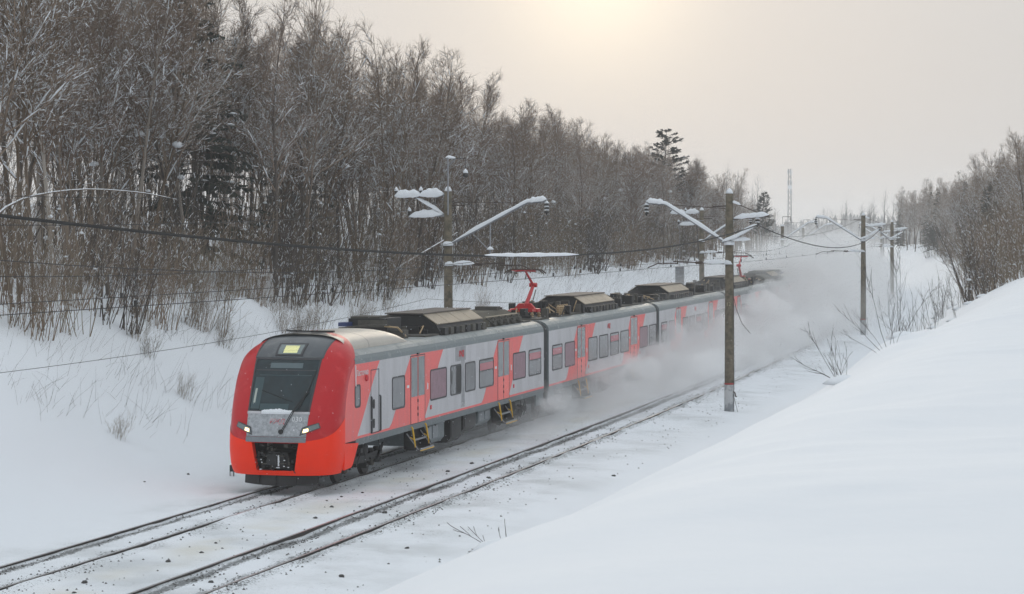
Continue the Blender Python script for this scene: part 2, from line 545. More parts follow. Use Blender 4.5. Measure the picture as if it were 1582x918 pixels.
def snow_ground_material():
    m, nt, b = nodemat('trackside_snow')
    N, L = nt.nodes, nt.links
    b.inputs['Roughness'].default_value = 0.85
    b.inputs['Specular IOR Level'].default_value = 0.15
    at = N.new('ShaderNodeAttribute')
    at.attribute_name = 'lat'
    tc = N.new('ShaderNodeTexCoord')

    def mth(op, a, bb=None, c=None):
        n = N.new('ShaderNodeMath')
        n.operation = op
        for i, v in enumerate((a, bb, c)):
            if v is None:
                continue
            if isinstance(v, (int, float)):
                n.inputs[i].default_value = v
            else:
                L.new(v, n.inputs[i])
        return n.outputs[0]

    def noise(scale, det=5, rough=0.6, st=(1, 1, 1)):
        mp = N.new('ShaderNodeMapping')
        mp.inputs['Scale'].default_value = st
        L.new(tc.outputs['Object'], mp.inputs[0])
        n = N.new('ShaderNodeTexNoise')
        n.inputs['Scale'].default_value = scale
        n.inputs['Detail'].default_value = det
        n.inputs['Roughness'].default_value = rough
        L.new(mp.outputs[0], n.inputs['Vector'])
        return n.outputs['Fac']

    def sstep(x, a, bb):
        n = N.new('ShaderNodeMapRange')
        n.interpolation_type = 'SMOOTHSTEP'
        n.inputs[1].default_value = a
        n.inputs[2].default_value = bb
        L.new(x, n.inputs[0])
        return n.outputs[0]

    def mix(f, a, bb):
        n = N.new('ShaderNodeMix')
        n.data_type = 'RGBA'
        L.new(f, n.inputs[0])
        for s, v in ((6, a), (7, bb)):
            if isinstance(v, tuple):
                n.inputs[s].default_value = (*v, 1)
            else:
                L.new(v, n.inputs[s])
        return n.outputs[2]
    lat = at.outputs['Fac']

    def gauss(c0, w):
        d = mth('DIVIDE', mth('SUBTRACT', lat, c0), w)
        return mth('POWER', 2.718, mth('MULTIPLY', mth('MULTIPLY', d, d), -1.0))
    # gravel shows along the inside of each rail and in streaks on the bed
    near = mth('ADD', mth('ADD', mth('MULTIPLY', gauss(-0.52, 0.16), 0.9), mth('MULTIPLY', gauss(0.45, 0.2), 0.45)),
               mth('ADD', mth('MULTIPLY', gauss(4.04, 0.20), 1.0), mth('ADD', mth('MULTIPLY', gauss(4.98, 0.16), 0.55), mth('MULTIPLY', gauss(5.45, 0.16), 0.55))))
    near = mth('ADD', near, mth('MULTIPLY', gauss(1.0, 0.25), 0.30))
    bed = mth('MULTIPLY', sstep(lat, -3.2, -1.2), mth('SUBTRACT', 1.0, sstep(lat, 7.0, 9.5)))
    n1 = noise(17, 4, 0.75)
    n2 = noise(0.55, 4, 0.6)
    thr = mth('ADD', n1, mth('MULTIPLY', near, 0.29))
    thr = mth('ADD', thr, mth('MULTIPLY', mth('SUBTRACT', n2, 0.5), 0.30))
    thr = mth('ADD', thr, mth('MULTIPLY', bed, 0.06))
    grav = mth('MULTIPLY', sstep(thr, 0.70, 0.76), mth('MAXIMUM', bed, 0.0))
    dirt = mth('MULTIPLY', bed, sstep(noise(0.28, 4, 0.6), 0.40, 0.70))
    beige = mth('MULTIPLY', gauss(2.3, 0.75), sstep(noise(0.2, 3, 0.6), 0.38, 0.62))
    c = mix(dirt, (0.80, 0.83, 0.87), (0.60, 0.625, 0.645))
    c = mix(mth('MULTIPLY', beige, 0.75), c, (0.66, 0.64, 0.565))
    c = mix(mth('MULTIPLY', grav, 0.85), c, (0.11, 0.115, 0.115))
    L.new(c, b.inputs['Base Color'])
    bump1 = N.new('ShaderNodeBump')
    bump1.inputs['Strength'].default_value = 0.5
    bump1.inputs['Distance'].default_value = 0.05
    hb = mth('ADD', mth('MULTIPLY', noise(1.1, 4, 0.55), 0.8), mth('MULTIPLY', mth('MULTIPLY', noise(9, 3, 0.6), bed), 0.55))
    L.new(hb, bump1.inputs['Height'])
    L.new(bump1.outputs[0], b.inputs['Normal'])
    return m


M['ground'] = snow_ground_material()
me = np_mesh('snow_ground', V, F, M['ground'], True)
a = me.attributes.new('lat', 'FLOAT', 'POINT')
a.data.foreach_set('value', LA.ravel().astype(np.float32))
g = bpy.data.objects.new('snow_ground', me)
link(g)
tag(g, 'snow covered railway cutting with sloping banks', kind='structure')


def gz(lat, y):
    return float(ground(np.array(lat), np.array(y), False))


# ------------------------------------------------------------------ rails
RAILP = [(-0.066, -0.19), (0.066, -0.19), (0.066, -0.175), (0.012, -0.15), (0.012, -0.045), (0.037, -0.03), (0.037, -0.004), (-0.037, -0.004), (-0.037, -0.03), (-0.012, -0.045), (-0.012, -0.15), (-0.066, -0.175)]
RY = np.concatenate([span(-52, 60, 2.0), span(60, 420, 6.0)])


def make_rail(lat):
    mb = MB()
    n = len(RAILP)
    vs = [(X(lat + px, y), y, pz) for y in RY for px, pz in RAILP]
    fs, ms = [], []
    for i in range(len(RY) - 1):
        for k in range(n):
            k2 = (k + 1) % n
            fs.append((i * n + k, i * n + k2, (i + 1) * n + k2, (i + 1) * n + k))
            ms.append(1 if k == 6 else 0)
    mb.v, mb.f, mb.m = vs, fs, ms
    return mb


for cl, lab in ((0.0, 'snowy railway track that the red train runs on'), (4.522, 'empty snowy railway track in front of the train')):
    t = tag(empty('railway_track', (0, 0, 0)), lab, 'railway track')
    for s in (-0.76, 0.76):
        make_rail(cl + s).build('rail', [M['rail'], M['railtop']], t)

# ------------------------------------------------------------------ the train
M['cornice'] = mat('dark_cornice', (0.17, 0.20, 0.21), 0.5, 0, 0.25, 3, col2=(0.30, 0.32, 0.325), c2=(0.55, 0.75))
W0 = 1.74
SECT = [(1.50, 1.20, 0), (1.735, 1.23, 0), (1.74, 1.43, 1), (1.74, 3.69, 2), (1.725, 3.82, 2), (1.66, 3.93, 3), (1.56, 4.02, 3), (1.42, 4.085, 3), (1.2, 4.115, 3), (0.0, 4.13, 3)]


def body_mesh(y0, y1):
    mb = MB()
    pts = SECT + [(-q[0], q[1], 0) for q in reversed(SECT[:-1])]
    seg = [SECT[i][2] for i in range(len(SECT) - 1)]
    seg = seg + seg[::-1] + [0]
    n = len(pts)
    ysn = np.linspace(y0, y1, 12)
    for y in ysn:
        mb.v += [(px, float(y), pz) for px, pz, _ in pts]
    for i in range(len(ysn) - 1):
        for k in range(n):
            k2 = (k + 1) % n
            mb.f.append((i * n + k, i * n + k2, (i + 1) * n + k2, (i + 1) * n + k))
            mb.m.append(seg[k])
    mb.f += [tuple(reversed(range(n))), tuple((len(ysn) - 1) * n + k for k in range(n))]
    mb.m += [0, 0]
    return mb


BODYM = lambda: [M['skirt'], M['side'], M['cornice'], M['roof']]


def chamfer(y0, y1, z0, z1, r):
    k = r * 0.3
    return [(y0 + r, z0), (y1 - r, z0), (y1 - k, z0 + k), (y1, z0 + r), (y1, z1 - r), (y1 - k, z1 - k), (y1 - r, z1), (y0 + r, z1), (y0 + k, z1 - k), (y0, z1 - r), (y0, z0 + r), (y0 + k, z0 + k)]


def ring(mb, outer, inner, xb, xf, mi, sx):
    n = len(outer)
    v = [(sx * xb, *q) for q in outer] + [(sx * xf, *q) for q in outer] + [(sx * xf, *q) for q in inner] + [(sx * xb, *q) for q in inner]
    f = []
    for k in range(n):
        k2 = (k + 1) % n
        for a_ in range(3):
            f.append((a_ * n + k, a_ * n + k2, (a_ + 1) * n + k2, (a_ + 1) * n + k))
    mb.add(v, f, mi)


def plate(mb, poly, xb, xf, mi, sx):
    mb.prism(poly, sx * xb, sx * xf, 'yz', mi)


def window(parent, y0, y1, z0=2.03, z1=3.08, kind='plain', sx=1):
    mb = MB()
    ring(mb, chamfer(y0, y1, z0, z1, 0.10), chamfer(y0 + 0.05, y1 - 0.05, z0 + 0.05, z1 - 0.05, 0.07), 1.735, 1.757, 0, sx)
    if kind == 'pane':
        zs = z1 - 0.42
        plate(mb, chamfer(y0 + 0.04, y1 - 0.04, z0 + 0.04, z1 - 0.04, 0.07), 1.73, 1.7475, 1, sx)
        plate(mb, [(y0 + 0.09, zs + 0.02), (y1 - 0.09, zs + 0.02), (y1 - 0.09, z1 - 0.14), (y0 + 0.09, z1 - 0.14)], 1.735, 1.7535, 2, sx)
        plate(mb, [(y0 + 0.05, zs - 0.02), (y1 - 0.05, zs - 0.02), (y1 - 0.05, zs + 0.012), (y0 + 0.05, zs + 0.012)], 1.735, 1.7550, 0, sx)
    elif kind == 'half':
        plate(mb, chamfer(y0 + 0.04, y1 - 0.04, z0 + 0.04, z1 - 0.04, 0.07), 1.73, 1.7475, 1, sx)
        ym = y0 + (y1 - y0) * 0.52
        plate(mb, [(ym, z0 + 0.06), (y1 - 0.06, z0 + 0.06), (y1 - 0.06, z1 - 0.06), (ym, z1 - 0.06)], 1.735, 1.7505, 3, sx)
        plate(mb, [(y0 + 0.12, z0 + 0.4), (y0 + 0.22, z0 + 0.4), (y0 + 0.22, z1 - 0.2), (y0 + 0.12, z1 - 0.2)], 1.735, 1.7510, 3, sx)
    else:
        plate(mb, chamfer(y0 + 0.04, y1 - 0.04, z0 + 0.04, z1 - 0.04, 0.07), 1.73, 1.7475, 1, sx)
    return mb.build('window', [M['seal'], M['pinkglass'] if kind == 'pink' else M['glass'], M['redpane'], M['black']], parent)


def door(parent, y0, y1, z0=1.43, z1=3.62, sx=1):
    mb = MB()
    ym = (y0 + y1) / 2
    zg = 2.30
    ring(mb, [(y0 - 0.03, z0 - 0.02), (y1 + 0.03, z0 - 0.02), (y1 + 0.03, z1 + 0.03), (y0 - 0.03, z1 + 0.03)], [(y0, z0), (y1, z0), (y1, z1), (y0, z1)], 1.735, 1.752, 1, sx)
    for a_, b_ in ((y0, ym - 0.018), (ym + 0.018, y1)):
        plate(mb, [(a_, z0), (b_, z0), (b_, z1), (a_, z1)], 1.735, 1.7485, 0, sx)
        plate(mb, chamfer(a_ + 0.04, b_ - 0.04, zg, z1 - 0.03, 0.04), 1.736, 1.7535, 2, sx)
    plate(mb, [(ym - 0.018, z0), (ym + 0.018, z0), (ym + 0.018, z1), (ym - 0.018, z1)], 1.735, 1.7515, 1, sx)
    for zz in (1.65, 1.85, 2.1):
        plate(mb, [(ym - 0.05, zz), (ym + 0.01, zz), (ym + 0.01, zz + 0.10), (ym - 0.05, zz + 0.10)], 1.74, 1.768, 1, sx)
    plate(mb, [(ym - 0.1, z1 + 0.05), (ym + 0.06, z1 + 0.05), (ym + 0.06, z1 + 0.10), (ym - 0.1, z1 + 0.10)], 1.735, 1.79, 1, sx)
    return mb.build('door', [M['doorred'], M['seal'], M['doorglass']], parent)


def slant(z):
    d = z - 2.5
    return 0.93 * d + 0.06 * d ** 3


def band(parent, l, r, sx=1, z0=1.47, z1=3.686, lf=None, xf=1.744):
    zs = np.linspace(z0, z1, 15)
    mb = MB()
    rows = []
    for z in zs:
        z = float(z)
        a_ = lf(z) if lf else l + slant(z) - (0.16 * max(0, 1 - (z - z0) / 0.22) ** 2 if z < z0 + 0.22 else 0)
        b_ = r + slant(z)
        rows.append([(sx * 1.735, a_, z), (sx * xf, a_, z), (sx * xf, b_, z), (sx * 1.735, b_, z)])
    mb.grid(rows)
    mb.f += [(0, 1, 2, 3), tuple(len(mb.v) - 4 + k for k in range(4))]
    mb.m += [0, 0]
    return mb.build('livery_band', M['sidered'], parent)


def stripe(parent, y0, y1, sx=1):
    mb = MB()
    plate(mb, [(y0, 1.43), (y1, 1.43), (y1, 1.505), (y0, 1.505)], 1.735, 1.7425, 0, sx)
    return mb.build('livery_stripe', M['sidered'], parent)


def step(parent, y0, y1, sx=1):
    mb = MB()
    x = lambda a_: sx * a_
    bx = lambda xa, xb, ya, yb, za, zb, mi: mb.box(min(x(xa), x(xb)), max(x(xa), x(xb)), ya, yb, za, zb, mi)
    bx(1.50, 1.56, y0, y1, 0.60, 1.24, 0)
    for y in (y0, y1 - 0.03):
        mb.prism([(x(1.50), 1.22), (x(1.72), 1.22), (x(2.02), 0.60), (x(1.50), 0.60)], y, y + 0.03, 'xz', 0)
        mb.tube([(x(1.76), y, 1.34), (x(1.80), y, 1.30), (x(1.90), y, 0.68)], 0.028, 6, 2)
        mb.tube([(x(1.72), y, 1.00), (x(1.86), y - 0.0, 0.92)], 0.022, 6, 2)
        mb.tube([(x(1.60), y, 1.12), (x(2.00), y, 0.60)], 0.022, 6, 3)
    bx(1.56, 2.04, y0, y1, 0.57, 0.61, 0)
    bx(2.04, 2.06, y0, y1, 0.56, 0.64, 3)
    bx(2.062, 2.072, y0, y1, 0.555, 0.585, 2)
    bx(1.56, 1.80, y0 + 0.03, y1 - 0.03, 0.88, 0.91, 0)
    bx(1.802, 1.82, y0 + 0.03, y1 - 0.03, 0.87, 0.93, 3)
    return mb.build('boarding_step', [M['black'], M['skirt'], M['yellow'], M['galv']], parent)


def wheelset(parent, y):
    for s in (-1, 1):
        mb = MB()
        x = s * 0.76
        mb.lathe([(0.12, -0.10), (0.44, -0.07), (0.46, -0.065), (0.46, 0.03), (0.49, 0.032), (0.49, 0.06), (0.40, 0.062), (0.36, 0.02), (0.14, 0.03), (0.13, 0.12)], 24, (0, 0, 0), 'x')
        if s > 0:
            mb.v = [(-v[0], v[1], v[2]) for v in mb.v]
        o = mb.build('wheel', M['steel_dark'], parent, loc=(x, y, 0.46))
        ax = MB().lathe([(0.05, 0.0), (0.19, 0.02), (0.20, 0.16), (0.12, 0.19)], 14, (0, 0, 0), 'x')
        if s < 0:
            ax.v = [(-v[0], v[1], v[2]) for v in ax.v]
        ax.build('axle_box', M['sootgrey'], parent, loc=(s * 0.92, y, 0.46))


def bogie(parent, yc, seed=0):
    r = random.Random(seed)
    for dy in (-1.3, 1.3):
        wheelset(parent, yc + dy)
    mb = MB()
    for s in (-1, 1):
        x0, x1 = sorted((s * 0.98, s * 1.20))
        mb.prism([(yc - 1.9, 0.62), (yc - 0.7, 0.50), (yc + 0.7, 0.50), (yc + 1.9, 0.62), (yc + 1.9, 0.78), (yc + 0.7, 0.72), (yc - 0.7, 0.72), (yc - 1.9, 0.78)], x0, x1, 'yz')
        for dy in (-1.3, 1.3):
            for e in (-0.32, 0.32):
                mb.lathe([(0.11, 0.5), (0.13, 0.55), (0.09, 0.6), (0.13, 0.66), (0.09, 0.72), (0.13, 0.78), (0.1, 0.86)], 10, (s * 1.09, yc + dy + e, 0))
            mb.tube([(s * 1.22, yc + dy - 0.1, 0.42), (s * 1.26, yc + dy + 0.5, 0.95)], 0.045, 8)
        mb.lathe([(0.26, 0.72), (0.30, 0.80), (0.30, 1.0), (0.24, 1.12)], 14, (s * 1.05, yc, 0))
        for q in range(9):
            yy, zz = yc + r.uniform(-1.8, 1.8), r.uniform(0.3, 1.05)
            a_, b_ = r.uniform(0.06, 0.22), r.uniform(0.06, 0.2)
            xa, xb = sorted((s * 1.0, s * r.uniform(1.22, 1.38)))
            mb.box(xa, xb, yy, yy + a_, zz, zz + b_)
        for q in range(4):
            yy = yc + r.uniform(-1.7, 1.7)
            mb.tube([(s * 1.25, yy, 1.15), (s * 1.33, yy + r.uniform(-.2, .2), 0.75), (s * 1.25, yy + r.uniform(-.4, .4), 0.45)], 0.02, 6)
    mb.box(-1.0, 1.0, yc - 0.35, yc + 0.35, 0.5, 0.8)
    mb.build('bogie_frame', M['black'], parent)


def underbox(parent, y0, y1, z0=0.5, m='skirt', x1=1.55):
    mb = MB()
    mb.prism([(-x1, 1.2), (-x1, z0 + 0.15), (-x1 + 0.15, z0), (x1 - 0.15, z0), (x1, z0 + 0.15), (x1, 1.2)], y0, y1, 'xz', 0)
    for k in range(int((y1 - y0) / 0.8)):
        ya = y0 + 0.1 + k * 0.8
        for s in (-1, 1):
            xa, xb = sorted((s * x1, s * (x1 + 0.02)))
            mb.box(xa, xb, ya, ya + 0.62, z0 + 0.2, 1.12, 1)
            mb.box(xa, s * (x1 + 0.035) if s > 0 else xb, ya + 0.25, ya + 0.33, z0 + 0.6, z0 + 0.65, 2)
    return mb.build('underfloor_box', [M[m], M['barGrey'] if m == 'skirt' else M['black'], M['seal']], parent)


def roof_box(parent, y0, y1, wl=1.1, wt=0.62, zt=4.80, lid=True, sunlit_chamfer=True):
    mb = MB()
    b = 1.32
    prof = [(-b, 4.10), (-1.12, 4.46), (-wt, zt), (wt, zt), (1.12, 4.46), (b, 4.10)]
    mb.prism(prof, y0, y1, 'xz', 0)
    if sunlit_chamfer:  # sloped panels carry the painted sun highlight
        n = max(2, int((y1 - y0) / 1.35))
        for s in (-1, 1):
            for k in range(n):
                ya = y0 + (y1 - y0) * k / n + 0.03
                yb = y0 + (y1 - y0) * (k + 1) / n - 0.03
                a_, c_ = (s * (wt + 0.03), zt + 0.0), (s * 1.15, 4.475)
                mb.add([(a_[0], ya, a_[1]), (a_[0], yb, a_[1]), (c_[0], yb, c_[1]), (c_[0], ya, c_[1]),
                        (a_[0], ya, a_[1] + 0.03), (a_[0], yb, a_[1] + 0.03), (c_[0], yb, c_[1] + 0.03), (c_[0], ya, c_[1] + 0.03)],
                       [(0, 1, 2, 3), (4, 7, 6, 5), (0, 4, 5, 1), (1, 5, 6, 2), (2, 6, 7, 3), (3, 7, 4, 0)], 1)
    if lid:
        mb.box(-wt - 0.10, wt + 0.06, y0 - 0.10, y1 + 0.05, zt + 0.035, zt + 0.075, 2)
    n = int((y1 - y0) / 0.7)
    for s in (-1, 1):
        for k in range(n):
            ya = y0 + 0.15 + k * 0.7
            xa, xb = sorted((s * 1.2, s * 1.40))
            mb.box(xa, xb, ya, ya + 0.42, 4.12, 4.36, 3 if k % 2 else 0)
    return mb.build('roof_equipment', [M['black'], M['tan'], M['lid'], M['sootgrey'], M['snow']], parent)


def roof_clutter(parent, y0, y1, seed, n=16, zmax=4.75):
    r = random.Random(seed)
    mb = MB()
    mb.box(-1.25, 1.25, y0, y1, 4.12, 4.17, 1)
    for k in range(n):
        x, y = r.uniform(-1.2, 1.1), r.uniform(y0, y1)
        a_, b_, h = r.uniform(0.1, 0.5), r.uniform(0.1, 0.6), r.uniform(0.12, zmax - 4.15)
        mb.box(x, min(1.3, x + a_), y, min(y1, y + b_), 4.15, 4.15 + h, r.choice((0, 0, 0, 1)))
    for k in range(n // 2):
        x, y = r.uniform(-1.2, 1.2), r.uniform(y0, y1)
        pts = [(x, y, 4.2), (x + r.uniform(-.2, .2), y + 0.3, r.uniform(4.3, zmax)), (x + r.uniform(-.4, .4), y + r.uniform(.6, 1.0), r.uniform(4.2, zmax - .1))]
        mb.tube(pts, 0.025, 6, r.choice((0, 1, 2)))
    return mb.build('roof_equipment', [M['black'], M['sootgrey'], M['copper']], parent)


def insulators(parent, y0, n, x=0.95, dy=0.42, z=4.15):
    for k in range(n):
        mb = MB()
        prof = [(0.05, 0)]
        for q in range(5):
            prof += [(0.10, 0.05 + q * 0.075), (0.05, 0.09 + q * 0.075)]
        prof += [(0.04, 0.45)]
        mb.lathe(prof, 10)
        mb.build('insulator', M['copper'], parent, loc=(x, y0 + k * dy, z))


def pantograph(parent, y0):
    mb = MB()
    for s in (-0.5, 0.5):
        mb.tube([(s, y0 - 0.9, 4.42), (s, y0 + 0.5, 4.42)], 0.05, 6, 0)
        for yy in (y0 - 0.8, y0 + 0.4):
            mb.lathe([(0.05, 0), (0.09, 0.05), (0.05, 0.1), (0.09, 0.15), (0.05, 0.2), (0.05, 0.27)], 8, (s, yy, 4.13), 'z', 2)
    mb.box(-0.6, 0.6, y0 - 0.25, y0 + 0.25, 4.36, 4.50, 0)
    mb.prism([(-0.45, 4.5), (0.45, 4.5), (0.25, 4.72), (-0.25, 4.72)], y0 - 0.12, y0 + 0.12, 'xz', 0)
    mb.tube([(0, y0 + 0.05, 4.55), (0, y0 + 1.45, 5.44)], [0.10, 0.075], 8, 0)
    mb.tube([(0.12, y0 + 0.55, 4.5), (0.10, y0 + 1.5, 5.25)], 0.022, 6, 1)
    mb.lathe([(0.10, -0.16), (0.10, 0.16)], 10, (0, y0 + 1.46, 5.46), 'x', 0)
    mb.tube([(0, y0 + 1.45, 5.46), (0, y0 + 0.05, 6.08)], [0.06, 0.045], 8, 0)
    for dy in (-0.22, 0.22):
        mb.tube([(-0.86, y0 + dy, 5.98), (-0.66, y0 + dy, 6.12), (-0.5, y0 + dy, 6.15), (0.5, y0 + dy, 6.15), (0.66, y0 + dy, 6.12), (0.86, y0 + dy, 5.98)], 0.03, 6, 1)
        mb.tube([(-0.55, y0 + dy, 6.115), (0.55, y0 + dy, 6.115)], 0.022, 6, 0)
    for s in (-0.45, 0.45):
        mb.tube([(s, y0 - 0.22, 6.12), (s, y0 + 0.22, 6.12)], 0.025, 6, 0)
    mb.tube([(-0.45, y0, 6.08), (0.45, y0, 6.08)], 0.035, 6, 0)
    return mb.build('pantograph', [M['pantored'], M['rusty'], M['copper']], parent)


def letters(parent, body, size, material, y, z, sx=1, shear=0.0, x=1.7535, bold=0.0):
    o = bpy.data.objects.new('lettering', text_mesh(body, size, material, shear, 0.0015, bold))
    link(o, parent)
    if sx > 0:
        o.matrix_local = Matrix(((0, 0, 1, x), (1, 0, 0, y), (0, 1, 0, z), (0, 0, 0, 1)))
    else:
        o.matrix_local = Matrix(((0, 0, -1, -x), (-1, 0, 0, y), (0, 1, 0, z), (0, 0, 0, 1)))
    return o


def side_gear(parent, y, z, kind, sx=1):
    mb = MB()
    if kind == 'sign':
        plate(mb, [(y, z), (y + 0.16, z), (y + 0.16, z + 0.14), (y, z + 0.14)], 1.74, 1.7555, 0, sx)
        return mb.build('sign_plate', M['redlogo'], parent)
    if kind == 'label':
        plate(mb, [(y, z), (y + 0.22, z), (y + 0.22, z + 0.09), (y, z + 0.09)], 1.74, 1.7555, 0, sx)
        return mb.build('sign_plate', M['white'], parent)
    if kind == 'button':
        plate(mb, [(y, z), (y + 0.09, z), (y + 0.09, z + 0.2), (y, z + 0.2)], 1.74, 1.7555, 0, sx)
        return mb.build('door_button', M['white'], parent)


# ---- cab nose as a surface y = f(lat, z)
NZ = np.array([0.50, 0.62, 0.8, 1.2, 1.5, 1.66, 2.0, 2.33, 2.8, 3.3, 3.7, 3.9, 4.1, 4.3, 4.45, 4.55, 4.62, 4.66])
NY = np.array([0.14, 0.09, 0.05, 0.02, 0.02, 0.07, 0.16, 0.28, 0.53, 0.82, 1.04, 1.16, 1.36, 1.68, 2.05, 2.45, 2.9, 3.4])
NW = np.array([1.60, 1.66, 1.71, 1.74, 1.74, 1.74, 1.74, 1.74, 1.74, 1.74, 1.735, 1.70, 1.59, 1.38, 1.15, 0.88, 0.54, 0.02])
NB = np.array([1.25, 1.25, 1.25, 1.25, 1.25, 1.25, 1.27, 1.30, 1.42, 1.65, 2.05, 2.25, 2.5, 2.8, 3.0, 3.2, 3.35, 3.45])
_nz = np.linspace(0.5, 4.66, 417)


def _sm(a_):
    b_ = np.interp(_nz, NZ, a_)
    for _ in range(2):
        p_ = np.pad(b_, 6, mode='reflect', reflect_type='odd')
        b_ = np.convolve(p_, np.ones(13) / 13, 'valid')
    return b_


_ny, _nw, _nb = _sm(NY), _sm(NW), _sm(NB)
NM = 2.8


def nose_y(lat, z):
    y0, w, yb = (float(np.interp(z, _nz, q)) for q in (_ny, _nw, _nb))
    q = min(1.0, abs(lat) / max(w, 1e-3))
    return y0 + (yb - y0) * (1 - (1 - q ** NM) ** (1 / NM))


def nose_pt(lat, z, off=0.0):
    y = nose_y(lat, z)
    if not off:
        return (lat, y, z)
    e = 0.01
    fl = (nose_y(lat + e, z) - nose_y(lat - e, z)) / (2 * e)
    fz = (nose_y(lat, z + e) - nose_y(lat, z - e)) / (2 * e)
    n = Vector((fl, -1, fz)).normalized()
    return tuple(Vector((lat, y, z)) + n * off)


def nose_row(z, n=44, off=0.0):
    y0, w, yb = (float(np.interp(z, _nz, q)) for q in (_ny, _nw, _nb))
    w += off
    row = [(w, max(2.3, yb + 0.1), z)]
    for k in range(n + 1):
        ph = PI / 2 - PI * k / n
        s, c = math.sin(ph), abs(math.cos(ph))
        row.append((math.copysign(abs(s) ** (2 / NM), s) * w, y0 - off + (yb - y0) * (1 - c ** (2 / NM)), z))
    row.append((-w, max(2.3, yb + 0.1), z))
    return row


def patch(z0, z1, lo, hi, off, nz=14, nl=16):
    rows = []
    for z in np.linspace(z0, z1, nz):
        z = float(z)
        a_, b_ = lo(z), hi(z)
        rows.append([nose_pt(a_ + (b_ - a_) * k / nl, z, off) for k in range(nl + 1)])
    return MB().grid(rows)


def quad_patch(c00, c10, c11, c01, off, n=6):
    rows = []
    for i in range(n + 1):
        v = i / n
        r = []
        for j in range(n + 1):
            u = j / n
            lat = (1 - v) * ((1 - u) * c00[0] + u * c10[0]) + v * ((1 - u) * c01[0] + u * c11[0])
            z = (1 - v) * ((1 - u) * c00[1] + u * c10[1]) + v * ((1 - u) * c01[1] + u * c11[1])
            r.append(nose_pt(lat, z, off))
        rows.append(r)
    return MB().grid(rows)


